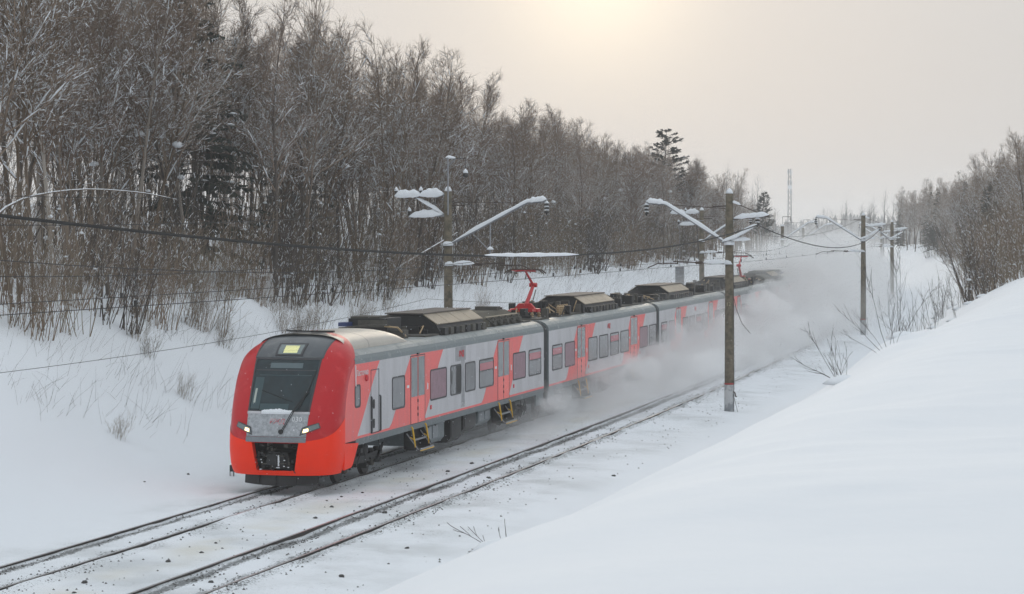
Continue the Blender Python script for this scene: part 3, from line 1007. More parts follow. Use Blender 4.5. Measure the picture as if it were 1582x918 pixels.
def build_nose(car):
    mb = MB()
    mb.grid([nose_row(float(z)) for z in np.concatenate([np.linspace(1.48, 3.6, 18), np.linspace(3.7, 4.655, 16)])])
    mb.build('nose_shell', M['nosered'], car, True)
    # orange lower apron with the coupler mouth cut out
    mw = lambda z: 0.585 + (z - 0.64) * 0.165
    rows = []
    tcount = 18
    z_levels = np.linspace(0, 1, 14)
    for s in (1, -1):
        rows = []
        for v in z_levels:
            r = []
            for k in range(tcount + 1):
                t = k / tcount
                ztop = 1.52 + 0.20 * t + 0.43 * t ** 3
                z = float(0.66 + (ztop - 0.66) * v)
                y0, w, yb = (float(np.interp(z, _nz, q)) for q in (_ny, _nw, _nb))
                q0 = min(0.999, mw(min(z, 1.5)) / w)
                ph0 = math.asin(q0 ** (NM / 2))
                ph = ph0 + (PI / 2 - ph0) * t
                lat = (w + 0.012) * math.sin(ph) ** (2 / NM)
                y = y0 - 0.012 + (yb - y0) * (1 - max(0.0, math.cos(ph)) ** (2 / NM))
                r.append((s * lat, y, z))
            rows.append(r)
        ap = MB().grid(rows)
        inner = [[q, (q[0], q[1] + 0.22, q[2])] for q in [r[0] for r in rows]]
        ap.grid(inner)
        ap.build('apron', M['orange'], car, True)
    lip = MB()
    lrows = []
    for z in (0.52, 0.56, 0.61, 0.66):
        r = nose_row(z, 44, 0.012)[1:-1]
        lrows.append(r)
    lip.grid(lrows)
    lip.grid([[q, (q[0] * 0.9, q[1] + 0.18, q[2])] for q in lrows[-1][10:-10]])
    lip.build('apron', M['orange'], car, True)
    # side tails of the apron behind the seam
    for s in (1, -1):
        t_ = MB()
        plate(t_, [(1.26, 2.15), (1.275, 1.385), (2.50, 1.30), (1.95, 0.70), (1.80, 0.63), (1.2, 0.60)], 1.69, 1.752, 0, s)
        t_.build('apron', M['orange'], car)
    # coupler bay
    bay = MB()
    bay.grid([[(-0.95, 0.25, 1.56), (0.95, 0.25, 1.56)], [(-0.95, 1.1, 1.56), (0.95, 1.1, 1.56)], [(-0.95, 1.1, 0.6), (0.95, 1.1, 0.6)], [(-0.95, 0.25, 0.6), (0.95, 0.25, 0.6)]])
    for s in (-0.95, 0.95):
        bay.grid([[(s, 0.2, 1.56), (s, 1.1, 1.56)], [(s, 0.2, 0.6), (s, 1.1, 0.6)]])
    bay.build('coupler_bay', M['black'], car)
    r = random.Random(4)
    cp = MB()
    cp.prism([(-0.36, 0.80), (-0.14, 0.72), (0.20, 0.72), (0.40, 0.80), (0.34, 1.18), (-0.28, 1.22)], 0.22, 0.9, 'xz', 0)
    cp.tube([(0.02, 0.95, 1.0), (0.02, 0.10, 0.98)], [0.14, 0.16], 12, 0)
    cp.box(-0.24, 0.06, 0.02, 0.22, 0.84, 1.16, 0)
    cp.box(0.06, 0.26, 0.08, 0.24, 0.80, 1.10, 0)
    cp.box(0.09, 0.125, 0.03, 0.10, 0.80, 1.12, 2)
    cp.tube([(-0.3, 0.06, 1.08), (0.3, 0.06, 1.10)], 0.018, 6, 1)
    cp.tube([(-0.42, 0.06, 0.86), (0.34, 0.06, 0.88)], 0.018, 6, 1)
    for k in range(26):
        x, z = r.uniform(-0.6, 0.6), r.uniform(0.68, 1.42)
        a_ = r.uniform(0.03, 0.12)
        cp.box(x, x + a_, 0.15, 0.5, z, z + r.uniform(0.03, 0.12), r.choice((0, 0, 1, 3)))
    for k in range(10):
        x, z = r.uniform(-0.6, 0.55), r.uniform(0.7, 1.2)
        cp.tube([(x, 0.12, z), (x + r.uniform(-.1, .1), 0.1, z - 0.12), (x + r.uniform(-.15, .15), 0.3, z - 0.22)], 0.018, 6, r.choice((0, 1)))
    cp.build('coupler', [M['black'], M['sootgrey'], M['white'], M['steel_dark']], car)
    sl = MB()
    for k in range(9):
        x, z = r.uniform(-0.5, 0.5), r.uniform(0.67, 1.0)
        sl.lathe([(0.0, -0.02), (r.uniform(0.02, 0.06), 0), (0.02, 0.012), (0.0, 0.02)], 7, (x, 0.07, z))
    sl.build('snow_lumps', M['snow'], car, True)['kind'] = 'stuff'
    beam = patch(1.50, 1.645, lambda z: -0.93, lambda z: 0.93, 0.03, 4, 20)
    beam.build('bumper_beam', M['barGrey'], car, solid=0.08)
    # grey panel, windscreen, dark roof
    patch(1.655, 2.335, lambda z: -0.93 - (z - 1.65) * 0.03, lambda z: 0.93 + (z - 1.65) * 0.03, 0.012).build('front_panel', M['panelgrey'], car, True, solid=0.01)
    patch(2.30, 2.375, lambda z: -0.97, lambda z: 0.97, 0.02, 3).build('windscreen_sill', M['side'], car, True, solid=0.02)
    wa = lambda z: 0.965 + (z - 2.35) * 0.05
    patch(2.37, 3.90, lambda z: -wa(z), lambda z: wa(z), 0.010, 22, 22).build('windscreen', M['darkglass'], car, True, solid=0.01)
    fr = MB()
    for a0, a1, b0, b1 in ((3.86, 3.91, -1, 1), (2.365, 2.40, -1, 1)):
        fr.grid(list(zip(*[[nose_pt(wa(z) * (b0 + (b1 - b0) * k / 20), z, 0.016) for k in range(21)] for z in (a0, a1)])))
    for s in (-1, 1):
        fr.grid([[nose_pt(s * wa(z), z, 0.016), nose_pt(s * (wa(z) - 0.05), z, 0.016)] for z in map(float, np.linspace(2.37, 3.9, 20))])
    fr.build('windscreen_frame', M['seal'], car)
    patch(3.62, 3.77, lambda z: -0.50, lambda z: 0.52, 0.0135, 4, 10).build('sun_blind', M['blind'], car, True)
    patch(3.545, 3.575, lambda z: -0.94, lambda z: 0.94, 0.0135, 3, 12).build('windscreen_bar', M['seal'], car)
    patch(3.40, 3.425, lambda z: -0.80, lambda z: 0.84, 0.0135, 3, 12).build('sun_blind', M['interior'], car)
    patch(2.62, 3.03, lambda z: -0.84, lambda z: -0.775, 0.0135, 5, 2).build('cab_light', mat('pale_strip', (0.42, 0.46, 0.42), 0.4), car)  # plain pale upright strip laid on the windscreen
    patch(2.45, 3.35, lambda z: -0.90, lambda z: -0.62, 0.0120, 6, 4).build('cab_interior', M['interior'], car)
    patch(2.42, 2.60, lambda z: -0.60, lambda z: 0.3, 0.0120, 4, 6).build('cab_interior', M['interior'], car)
    db = lambda z: min(1.075 + (z - 3.9) * 0.02, 0.93 * float(np.interp(z, _nz, _nw)))
    patch(3.905, 4.62, lambda z: -db(z), lambda z: db(z), 0.010, 18, 24).build('cab_brow', M['nosegrey'], car, True, solid=0.008)
    quad_patch((-0.43, 3.97), (0.43, 3.97), (0.45, 4.31), (-0.45, 4.31), 0.03).build('display_housing', M['seal'], car, solid=0.03)
    quad_patch((-0.36, 4.01), (0.36, 4.01), (0.38, 4.27), (-0.38, 4.27), 0.034).build('display_glass', M['lampglass'], car)
    quad_patch((-0.20, 4.04), (0.24, 4.04), (0.24, 4.235), (-0.20, 4.235), 0.038).build('lit_display', M['led'], car)
    for k in range(5):
        z = 4.06 + k * 0.037
        quad_patch((-0.20, z), (0.24, z), (0.24, z + 0.008), (-0.20, z + 0.008), 0.040, 3).build('display_row', M['ledrow'], car)
    # headlamps
    for s in (1, -1):
        q = lambda lat, z: (s * lat, z)
        quad_patch(q(0.735, 1.69), q(1.31, 1.92), q(1.25, 2.07), q(0.79, 1.93), 0.030).build('headlight', M['seal'], car)
        quad_patch(q(0.775, 1.73), q(1.28, 1.925), q(1.235, 2.04), q(0.81, 1.90), 0.036).build('headlight', M['lampglass'], car)
        quad_patch(q(0.83, 1.775), q(0.98, 1.815), q(0.975, 1.905), q(0.84, 1.87), 0.042).build('headlight', M['lamp'], car)
    # wipers
    wp = MB()
    base = Vector(nose_pt(0.17, 1.80, 0.05))
    for dl, zt, lt in ((0.0, 2.95, 0.82), (0.05, 2.95, 0.86)):
        wp.tube([base + Vector((dl, 0, 0)), Vector(nose_pt(0.45 + dl, 2.35, 0.07)), Vector(nose_pt(lt, zt, 0.06))], 0.011, 6)
    wp.tube([nose_pt(0.62, 2.42, 0.03), nose_pt(0.80, 2.9, 0.03), nose_pt(0.94, 3.52, 0.03)], 0.014, 6)
    wp.tube([nose_pt(-0.62, 2.98, 0.025), nose_pt(0.0, 2.78, 0.025), nose_pt(0.4, 2.66, 0.025)], 0.008, 5)
    wp.lathe([(0.07, -0.03), (0.07, 0.03)], 10, tuple(base), 'y')
    wp.build('wiper', M['black'], car)
    # snow that has packed onto the sill and panel
    sn = MB()
    r = random.Random(11)
    rows = []
    for k in range(31):
        lat = -0.50 + 0.95 * k / 30
        h = 0.05 + 0.045 * math.sin(PI * k / 30) + r.uniform(-0.015, 0.015)
        rows.append([nose_pt(lat, 2.30, 0.012), nose_pt(lat, 2.33, 0.05), nose_pt(lat, 2.36 + h * 0.6, 0.055), nose_pt(lat, 2.36 + h, 0.012)])
    sn.grid(rows)
    sn.build('snow_crust', M['snow'], car, True)
    # lettering on the front panel
    def front_text(body, size, m_, lat, z, shear=0.0, bold=0.0):
        o = bpy.data.objects.new('lettering', text_mesh(body, size, m_, shear, 0.001, bold))
        link(o, car)
        p0, p1, p2 = (Vector(nose_pt(*q, 0.026)) for q in ((lat, z), (lat + 0.1, z), (lat, z + 0.1)))
        ex = (p1 - p0).normalized()
        ey = (p2 - p0).normalized()
        ez = ex.cross(ey)
        o.matrix_local = Matrix(((ex.x, ey.x, ez.x, p0.x), (ex.y, ey.y, ez.y, p0.y), (ex.z, ey.z, ez.z, p0.z), (0, 0, 0, 1)))
    front_text('030', 0.21, M['white'], 0.62, 2.16)
    front_text('РЖД', 0.20, mat('frosted_red_logo', (0.50, 0.14, 0.16), 0.7, 0, 0.1, 9, col2=(0.6, 0.5, 0.53), c2=(0.45, 0.6)), 0.02, 2.09, 0.15, 0.004)
    front_text('▲', 0.06, M['white'], 0.56, 1.86)
    # snow plough
    pl = MB()
    top, bot = [], []
    for k in range(17):
        lat = -1.16 + 2.32 * k / 16
        y = 0.16 + 0.42 * (lat / 1.1) ** 2
        top.append((lat, y, 0.53))
        bot.append((lat, y - 0.05, 0.21 + 0.02 * abs(lat)))
    pl.grid([[(q[0], q[1] + 0.3, q[2]) for q in top], top, bot, [(q[0], q[1] + 0.25, q[2]) for q in bot]])
    for k in (4, 8, 12):
        pl.box(top[k][0] - 0.01, top[k][0] + 0.01, bot[k][1] - 0.012, bot[k][1] + 0.05, 0.24, 0.52)
    pl.build('plough', M['black'], car)
    # light cab roof behind the brow
    dm = MB()
    rows = []
    for y in np.concatenate([np.linspace(2.35, 6.6, 10), 6.6 + 1.9 * np.sin(np.linspace(0.1, 1, 10) * PI / 2)]):
        h = 0.50 if y < 6.6 else 0.50 * math.sqrt(max(0.0, 1 - ((y - 6.6) / 1.905) ** 2))
        rows.append([(1.40 * math.copysign(abs(math.sin(ph)) ** 0.75, math.sin(ph)), float(y), 4.085 + h * max(0, math.cos(ph)) ** 0.8) for ph in np.linspace(PI / 2, -PI / 2, 25)])
    dm.grid(rows)
    dm.build('cab_roof', M['dome'], car, True)
    jt = MB()
    for y in (4.55,):
        jt.grid([[(1.402 * math.copysign(abs(math.sin(ph)) ** 0.75, math.sin(ph)), y + e, 4.088 + 0.503 * max(0, math.cos(ph)) ** 0.8) for ph in np.linspace(PI / 2, -PI / 2, 25)] for e in (0, 0.025)])
    jt.build('roof_joint', M['seal'], car)
    vt = MB()
    vt.add([(1.27, 2.75, 4.27), (1.27, 3.0, 4.27), (1.10, 3.0, 4.42), (1.10, 2.75, 4.42)], [(0, 1, 2, 3)])
    vt.build('roof_vent', M['seal'], car, solid=0.02)
    an = MB()
    an.tube([(-0.7, 2.9, 4.66), (0.9, 2.7, 4.64)], 0.025, 6)
    an.box(0.2, 0.9, 2.6, 2.8, 4.62, 4.68)
    an.box(-0.45, -0.2, 2.5, 2.8, 4.64, 4.69)
    an.build('antenna_bar', M['black'], car)


def finish(car, wins, doors, sx, y0, y1, bogies, boxes):
    for q in wins:
        window(car, q[0], q[1], kind=q[2] if len(q) > 2 else 'plain', sx=sx)
    for d0, d1 in doors:
        band(car, d0 - 1.15, d1 + 0.95, sx)
        door(car, d0, d1, sx=sx)
        step(car, d0, d1, sx)
        side_gear(car, d0 - 0.42, 2.63, 'label', sx)
        side_gear(car, d1 + 0.28, 2.45, 'button', sx)
        side_gear(car, d1 + 0.62, 1.75, 'sign', sx)
    stripe(car, y0, y1, sx)
    for k, b in enumerate(bogies):
        bogie(car, b, 20 + k)
    for q in boxes:
        underbox(car, *q)


def end_car(parent, sx):
    car = body_mesh(2.25, 25.62).build('carriage', BODYM(), parent)
    build_nose(car)
    # lighter red field behind the seam, then grey
    arc = lambda z: float(np.interp(z, [1.38, 2.2, 2.7, 3.2, 3.5, 3.69], [1.28, 1.28, 1.40, 1.62, 1.86, 2.2]))
    band(car, 0, 3.38, sx, 1.40, 3.686, arc)
    finish(car, [(5.81, 7.14), (9.93, 11.86, 'pink'), (12.33, 13.64, 'half'), (14.16, 15.47), (15.99, 17.95, 'pane'), (20.74, 22.67, 'pink'), (23.17, 25.14, 'pane')],
           [(7.78, 9.31), (18.56, 20.16)], sx, 2.3, 25.6, (4.55, 22.6), [(9.9, 12.2, 0.50), (12.9, 14.3, 0.35, 'black'), (14.6, 16.2, 0.55, 'black'), (16.5, 18.2, 0.62)])
    window(car, 2.17, 2.70, 2.37, 3.07, sx=sx)
    mb = MB()
    ring(mb, [(3.70, 1.47), (4.50, 1.47), (4.50, 3.44), (3.70, 3.44)], [(3.725, 1.5), (4.475, 1.5), (4.475, 3.415), (3.725, 3.415)], 1.735, 1.7495, 0, sx)
    mb.build('cab_door', M['seal'], car)
    for y, z0, z1 in ((3.66, 1.5, 2.62), (4.52, 1.5, 2.62)):
        MB().tube([(sx * 1.77, y, z0), (sx * 1.79, y, z0 + 0.05), (sx * 1.79, y, z1 - 0.05), (sx * 1.77, y, z1)], 0.03, 8).build('handrail', M['seal'], car)
    for z in (1.62, 2.22):
        o = MB()
        plate(o, chamfer(3.90, 4.06, z, z + 0.30, 0.07), 1.735, 1.756, 0, sx)
        o.build('grab_recess', M['black'], car)
    MB().lathe([(0.0, 0), (0.10, 0.01), (0.10, 0.05), (0.06, 0.08), (0.0, 0.09)], 12, (1.74 * sx if sx > 0 else -1.83, 3.23, 3.22), 'x').build('marker_lamp', M['redlogo'], car)
    MB().tube([(sx * 1.775, 2.2, 2.98 + 0.05), (sx * 1.775, 2.18, 3.66)], 0.018, 6).build('rain_strip', M['white'], car)
    letters(car, 'Ласточка', 0.25, M['white'], 2.86, 3.40, sx, 0.15)
    letters(car, 'РЖД', 0.26, M['redlogo'], 13.66, 3.42, sx, 0.25, bold=0.012)
    letters(car, 'ЭС1-030', 0.20, M['white'], 13.95, 1.62, sx)
    # soot streak washed down the side under the roof unit
    mb = MB()
    for a_, b_, za, zb, x in ((12.95, 14.25, 3.18, 3.68, 1.7430), (13.70, 14.10, 1.55, 3.18, 1.7430)):
        plate(mb, [(a_, za), (b_, za), (b_, zb), (a_, zb)], 1.735, x, 0, sx)
    mb.build('soot_streak', mat('soot_stain', (0.24, 0.245, 0.26), 0.6, 0, 0.2, 1.2, col2=(0.40, 0.40, 0.42), c2=(0.42, 0.62)), car)
    # roof
    mb = MB()
    mb.box(-0.95, 0.42, 9.4, 10.9, 4.12, 4.80, 0)
    mb.box(-0.9, 0.1, 9.5, 10.7, 4.80, 4.86, 1)
    mb.box(0.42, 0.9, 9.7, 10.2, 4.12, 4.40, 1)
    mb.tube([(-1.05, 8.7, 4.5), (0.0, 8.6, 4.6), (0.5, 9.3, 4.58)], 0.03, 6, 1)
    mb.tube([(0.35, 9.3, 4.55), (0.75, 9.5, 4.5), (0.9, 9.9, 4.2)], 0.035, 6, 2)
    mb.box(-1.1, -0.8, 8.8, 9.4, 4.55, 4.68, 3)
    mb.box(-0.6, 0.42, 9.35, 9.4, 4.5, 4.75, 1)
    mb.build('roof_equipment', [M['black'], M['sootgrey'], M['copper'], mat('blue_cable', (0.02, 0.04, 0.14), 0.5)], car)
    roof_box(car, 12.7, 18.6)
    roof_clutter(car, 11.0, 12.6, 5, 8, 4.5)
    mb = MB()
    mb.prism([(-1.25, 4.12), (-1.1, 4.45), (-0.7, 4.64), (0.5, 4.64), (0.95, 4.42), (1.15, 4.12)], 19.0, 24.2, 'xz', 0)
    mb.box(-0.4, 0.5, 23.0, 23.5, 4.64, 4.78, 1)
    for k in range(5):
        y = 19.6 + k * 0.95
        mb.tube([(1.0, y, 4.45), (1.28, y + 0.35, 4.16)], 0.03, 4, 1)
        mb.tube([(1.28, y + 0.35, 4.16), (1.0, y + 0.9, 4.46)], 0.03, 4, 1)
        mb.box(0.95, 1.22, y + 0.35, y + 0.7, 4.14, 4.36, 1)
    mb.tube([(1.0, 19.5, 4.48), (1.0, 24.2, 4.48)], 0.03, 4, 2)
    mb.build('roof_equipment', [mat('olive_cover', (0.055, 0.05, 0.035), 0.8, 0, 0.3, 3), M['sootgrey'], M['tan']], car)
    roof_clutter(car, 24.3, 25.5, 8, 8, 4.5)
    return car


def mid_car(parent, sx, panto=None, boxes=(9.6, 16.2)):
    car = body_mesh(0, 24.0).build('carriage', BODYM(), parent)
    finish(car, [(0.59, 2.45, 'pane'), (2.92, 4.84, 'pink'), (7.55, 9.46), (9.88, 11.85), (12.33, 14.31, 'pane'), (14.72, 16.72), (19.5, 21.56, 'pink'), (21.98, 23.97 - 0.05)],
           [(5.34, 6.91), (17.2, 18.84)], sx, 0.02, 23.98, (3.0, 21.0), [(8.0, 10.6), (11.2, 13.0, 0.4, 'black'), (13.4, 15.9)])
    letters(car, 'РЖД', 0.26, M['redlogo'], 12.0, 3.42, sx, 0.25, bold=0.012)
    roof_box(car, *boxes)
    if panto is not None:
        pantograph(car, panto)
        insulators(car, 4.9, 5, 1.0)
        roof_clutter(car, 0.2, 2.2, 31, 12, 4.6)
        roof_clutter(car, 3.9, 9.2, 32, 34, 4.72)
    else:
        roof_clutter(car, 0.2, boxes[0] - 0.4, 33, 26, 4.5)
    roof_clutter(car, boxes[1] + 0.3, 23.6, 34, 34, 4.75)
    return car


train = empty('commuter_train', (0, 0, 0))
tag(train, 'red and grey five-car electric commuter train raising a cloud of snow', 'train')


def place(car, ya, yb, flip=False):
    a_, b_ = Vector((X(0, ya), ya, 0)), Vector((X(0, yb), yb, 0))
    d = b_ - a_
    if flip:
        a_, d = b_, -d
    car.location = a_
    car.rotation_euler = (0, 0, math.atan2(-d.x, d.y))


car1 = end_car(train, 1)
place(car1, 0, 25.62)
S2, CL, PITCH = 26.45, 24.0, 24.83
car2 = mid_car(train, 1, 3.05)
place(car2, S2, S2 + CL)
car3 = mid_car(train, 1, None, (6.5, 13.5))
place(car3, S2 + PITCH, S2 + PITCH + CL)
car4 = mid_car(train, -1, 2.6, (9.5, 17.5))
place(car4, S2 + 2 * PITCH, S2 + 2 * PITCH + CL, True)
car5 = end_car(train, -1)
place(car5, S2 + 3 * PITCH, S2 + 3 * PITCH + 25.62, True)
for ya in (25.62, S2 + CL, S2 + PITCH + CL, S2 + 2 * PITCH + CL):
    mb = MB()
    yb = ya + 0.83
    k = 6
    for q in range(k + 1):
        y = ya + (yb - ya) * q / k
        e = 0.03 if q % 2 else 0.07
        mb.v += [(X(px * (1 - e / 1.74), y), y, pz - (0.03 if pz > 3.7 else 0) - e * (0.3 if pz > 3.6 else 0)) for px, pz, _ in SECT] + [(X(-px * (1 - e / 1.74), y), y, pz - (0.03 if pz > 3.7 else 0)) for px, pz, _ in reversed(SECT[:-1])]
    n = 2 * len(SECT) - 1
    for q in range(k):
        for j in range(n - 1):
            mb.f.append((q * n + j, q * n + j + 1, (q + 1) * n + j + 1, (q + 1) * n + j))
            mb.m.append(0)
    mb.build('gangway', mat('gangway_rubber', (0.03, 0.032, 0.034), 0.7, 0, 0.3, 20), train)
    for s in (-1, 1):
        for yy in (ya - 1.1, yb):
            sk = MB()
            x0, x1 = sorted((s * 1.62, s * 1.70))
            sk.box(X(x0, yy), X(x1, yy), yy, yy + 1.1, 0.78, 1.23)
            sk.build('end_skirt', M['skirt'], train)

# ------------------------------------------------------------------ masts of the overhead line
def snow_cap(mb, pts, w, h, seed=0, mi=0, n=22):
    """lumpy snow lying on a bar: half-round section, uneven height"""
    r = random.Random(seed)
    P = [Vector(q) for q in pts]
    L = [0]
    for a_, b_ in zip(P, P[1:]):
        L.append(L[-1] + (b_ - a_).length)
    ph = r.uniform(0, 6)
    rows = []
    for k in range(n + 1):
        s = L[-1] * k / n
        i = max(j for j in range(len(P) - 1) if L[j] <= s + 1e-9)
        c = P[i].lerp(P[i + 1], (s - L[i]) / max(1e-6, L[i + 1] - L[i]))
        t = (P[i + 1] - P[i]).normalized()
        side = t.cross(Vector((0, 0, 1))).normalized()
        e = min(1.0, 4 * min(k, n - k) / n + 0.04) ** 0.6
        hh = 1.0 * h * e * (0.85 + 0.16 * math.sin(ph + k * 0.7) * math.sin(1.7 * ph + k * 0.31) + r.uniform(-0.02, 0.02))
        ww = 1.35 * w * (0.6 + 0.4 * e) * r.uniform(0.97, 1.03)
        rows.append([tuple(c + side * ww * math.cos(a_) + Vector((0, 0, hh * math.sin(a_)))) for a_ in np.linspace(-0.35, PI + 0.35, 10)])
    mb.grid(rows, mi)
    o = len(mb.v)
    return mb


def insulator_string(mb, top, n=3, mi=0, ms=1, r=0.12, snow=True):
    x, y, z = top
    prof = [(0.02, z - n * 0.15 - 0.1)]
    for k in range(n):
        zz = z - (n - k) * 0.15 - 0.02
        prof += [(0.04, zz), (r, zz + 0.02), (r * 0.9, zz + 0.06), (0.04, zz + 0.10)]
    prof += [(0.02, z)]
    mb.lathe(prof, 10, (x, y, 0), 'z', mi)
    if snow:
        for k in range(n):
            zz = z - k * 0.15 - 0.06
            mb.lathe([(r * 0.95, zz), (r * 0.7, zz + 0.05), (0.02, zz + (0.12 if k == 0 else 0.07))], 8, (x, y, 0), 'z', ms)


def mast(lat, y, label, inward, height=9.5, right_arm=False, left_arms=False, paint=False, arm=3.75, detail=True, top_pipe=False, simple_top=False):
    """inward: +1 when the track lies towards +lat"""
    s = inward
    zb = gz(lat, y) - 0.25
    m = empty('overhead_line_mast', (X(lat, y), y, 0))
    tag(m, label, 'mast', 'concrete masts carrying the overhead line')
    zt = height
    MB().lathe([(0.215, zb), (0.21, 0.3), (0.165, zt)], 14).build('pole', M['concrete'], m, True)
    if paint:
        MB().lathe([(0.222, zb), (0.214, 1.02)], 14).build('painted_base', M['polepaint'], m, True)
        MB().lathe([(0.216, 1.02), (0.215, 1.10)], 14).build('red_band', M['redband'], m, True)
        MB().tube([(0.215, -0.05, zb), (0.225, -0.05, 2.0), (0.2, -0.05, 5.2), (0.18, -0.05, 6.6)], 0.012, 5).build('earth_wire', M['wire'], m)
        hk = MB()
        hk.tube([(0.2, -0.1, 0.72), (0.28, -0.12, 0.66), (0.30, -0.12, 0.52), (0.36, -0.12, 0.50)], 0.03, 6)
        hk.tube([(0.2, -0.1, 4.9), (0.35, -0.15, 4.3), (0.6, -0.2, 3.7), (0.95, -0.2, 3.3)], 0.012, 5)
        hk.tube([(0.2, -0.1, 0.6), (0.3, -0.1, 0.2), (0.4, -0.1, -0.2)], 0.01, 5)
        hk.build('earthing_hook', M['rusty'], m)
        o = bpy.data.objects.new('number_plate', text_mesh('12', 0.22, mat('faded_number', (0.35, 0.33, 0.22), 0.9)))
        link(o, m)
        o.matrix_local = Matrix(((1, 0, 0, 0.0), (0, 0, -1, -0.188), (0, 1, 0, 4.55), (0, 0, 0, 1)))
    snw = MB()
    snw.lathe([(0.16, zt), (0.15, zt + 0.08), (0.09, zt + 0.18), (0.01, zt + 0.24)], 10)
    # main cantilever
    a0, a1, a2 = (s * 0.17, 0, 7.25), (s * (arm - 0.85), 0, 8.95), (s * arm, 0, 9.02)
    MB().tube([a0, a1, a2], 0.055, 8).build('cantilever', M['galv'], m)
    tie = MB()
    tie.tube([(s * 0.15, 0, 8.75 if s < 0 else 9.0), (s * (arm - 0.9), 0, 8.93)], 0.016, 6)
    tie.tube([(s * 0.15, 0, 8.86), (s * 0.75, 0, 8.84)], 0.03, 6)
    tie.build('tie_rod', M['rusty'], m)
    snow_cap(snw, [(q[0], q[1], q[2] + 0.045) for q in (a0, a1, a2)], 0.075, 0.15, int(y * 7) % 99)
    snow_cap(snw, [(a1[0] + s * 0.05, 0, 9.0), (a2[0], 0, 9.08)], 0.11, 0.2, 3)
    ins = MB()
    insulator_string(ins, (s * arm, 0, 8.98), 3)
    ins.build('insulator', [M['ceramic'], M['snow']], m, True)
    # registration arm
    if detail:
        rg = MB()
        rg.tube([(s * 0.17, 0, 6.32), (s * 2.5, 0, 6.42)], 0.03, 6)
        rg.tube([(s * 2.3, 0, 6.33), (s * 3.2, 0, 6.33), (s * 3.65, 0, 6.14)], 0.028, 6)
        rg.tube([(s * 2.3, 0, 6.30), (s * 2.3, 0, 6.46)], 0.035, 6)
        rg.lathe([(0.05, 1.2), (0.08, 1.25), (0.05, 1.3), (0.08, 1.35), (0.05, 1.4), (0.08, 1.45), (0.05, 1.5)] if s > 0 else [(0.05, -1.5), (0.08, -1.45), (0.05, -1.4), (0.08, -1.35), (0.05, -1.3), (0.08, -1.25), (0.05, -1.2)], 8, (0, 0, 6.37), 'x')
        rg.build('registration_arm', M['rusty'], m)
        snow_cap(snw, [(s * 0.17, 0, 6.36), (s * 1.15, 0, 6.39)], 0.09, 0.16, 5, n=12)
        snw.lathe([(0.21, 6.30), (0.16, 6.45), (0.02, 6.68)], 8, (s * 0.03, -0.04, 0))
        snw.lathe([(0.23, 7.15), (0.24, 7.25), (0.12, 7.36), (0.02, 7.42)], 10, (0, -0.03, 0))
    if right_arm:
        rt = MB()
        rt.tube([(-s * 0.15, 0, 8.28), (-s * 1.75, 0, 8.42)], 0.04, 6)
        rt.tube([(-s * 0.15, 0, 9.02), (-s * 1.6, 0, 8.42)], 0.02, 6)
        rt.build('feeder_arm', M['rusty'], m)
        snow_cap(snw, [(-s * 0.2, 0, 8.32), (-s * 1.75, 0, 8.46)], 0.10, 0.2, 8)
        snow_cap(snw, [(-s * 0.12, 0, 9.04), (-s * 0.5, 0, 8.9)], 0.06, 0.10, 9, n=8)
        i2 = MB()
        insulator_string(i2, (-s * 1.24, 0, 8.34), 2)
        i2.build('insulator', [M['ceramic'], M['snow']], m, True)
        sp = MB()
        sp.tube([(-s * 1.2, -0.1, 8.05), (-s * 0.3, -0.15, 7.45), (s * 0.25, -0.15, 7.28)], 0.03, 6)
        sp.build('jumper_bar', M['galv'], m)
        snow_cap(snw, [(-s * 1.25, -0.1, 8.05), (-s * 0.3, -0.15, 7.48), (s * 0.3, -0.15, 7.3)], 0.11, 0.17, 12)
        snow_cap(snw, [(-s * 0.1, -0.1, 7.36), (-s * 0.95, -0.1, 7.38)], 0.12, 0.16, 14, n=12)
    if left_arms:
        la = MB()
        la.tube([(-s * 0.15, 0, 9.28), (-s * 2.35, 0, 9.24)], 0.035, 6)
        la.tube([(-s * 0.15, 0, 8.42), (-s * 1.75, 0, 8.36)], 0.035, 6)
        la.tube([(-s * 0.15, 0, 8.45), (-s * 1.5, 0, 9.22)], 0.03, 6)
        la.build('line_arm', M['galv'], m)
        snow_cap(snw, [(-s * 0.2, 0, 9.31), (-s * 1.25, 0, 9.29)], 0.13, 0.32, 20)
        snow_cap(snw, [(-s * 1.2, 0, 9.29), (-s * 2.35, 0, 9.27)], 0.13, 0.30, 21)
        snow_cap(snw, [(-s * 0.25, 0, 8.47), (-s * 1.7, 0, 8.40)], 0.12, 0.27, 22)
        snow_cap(snw, [(-s * 0.2, 0, 8.5), (-s * 1.4, 0, 9.18)], 0.08, 0.14, 23)
        i3 = MB()
        for dx, z in ((1.2, 9.27), (2.3, 9.26), (1.72, 8.40)):
            i3.lathe([(0.02, z), (0.07, z + 0.05), (0.05, z + 0.12), (0.07, z + 0.18), (0.04, z + 0.24)], 8, (-s * dx, 0, 0), 'z', 0)
            i3.lathe([(0.09, z + 0.22), (0.08, z + 0.30), (0.01, z + 0.40)], 8, (-s * dx, 0, 0), 'z', 1)
        i3.build('insulator', [M['ceramic'], M['snow']], m, True)
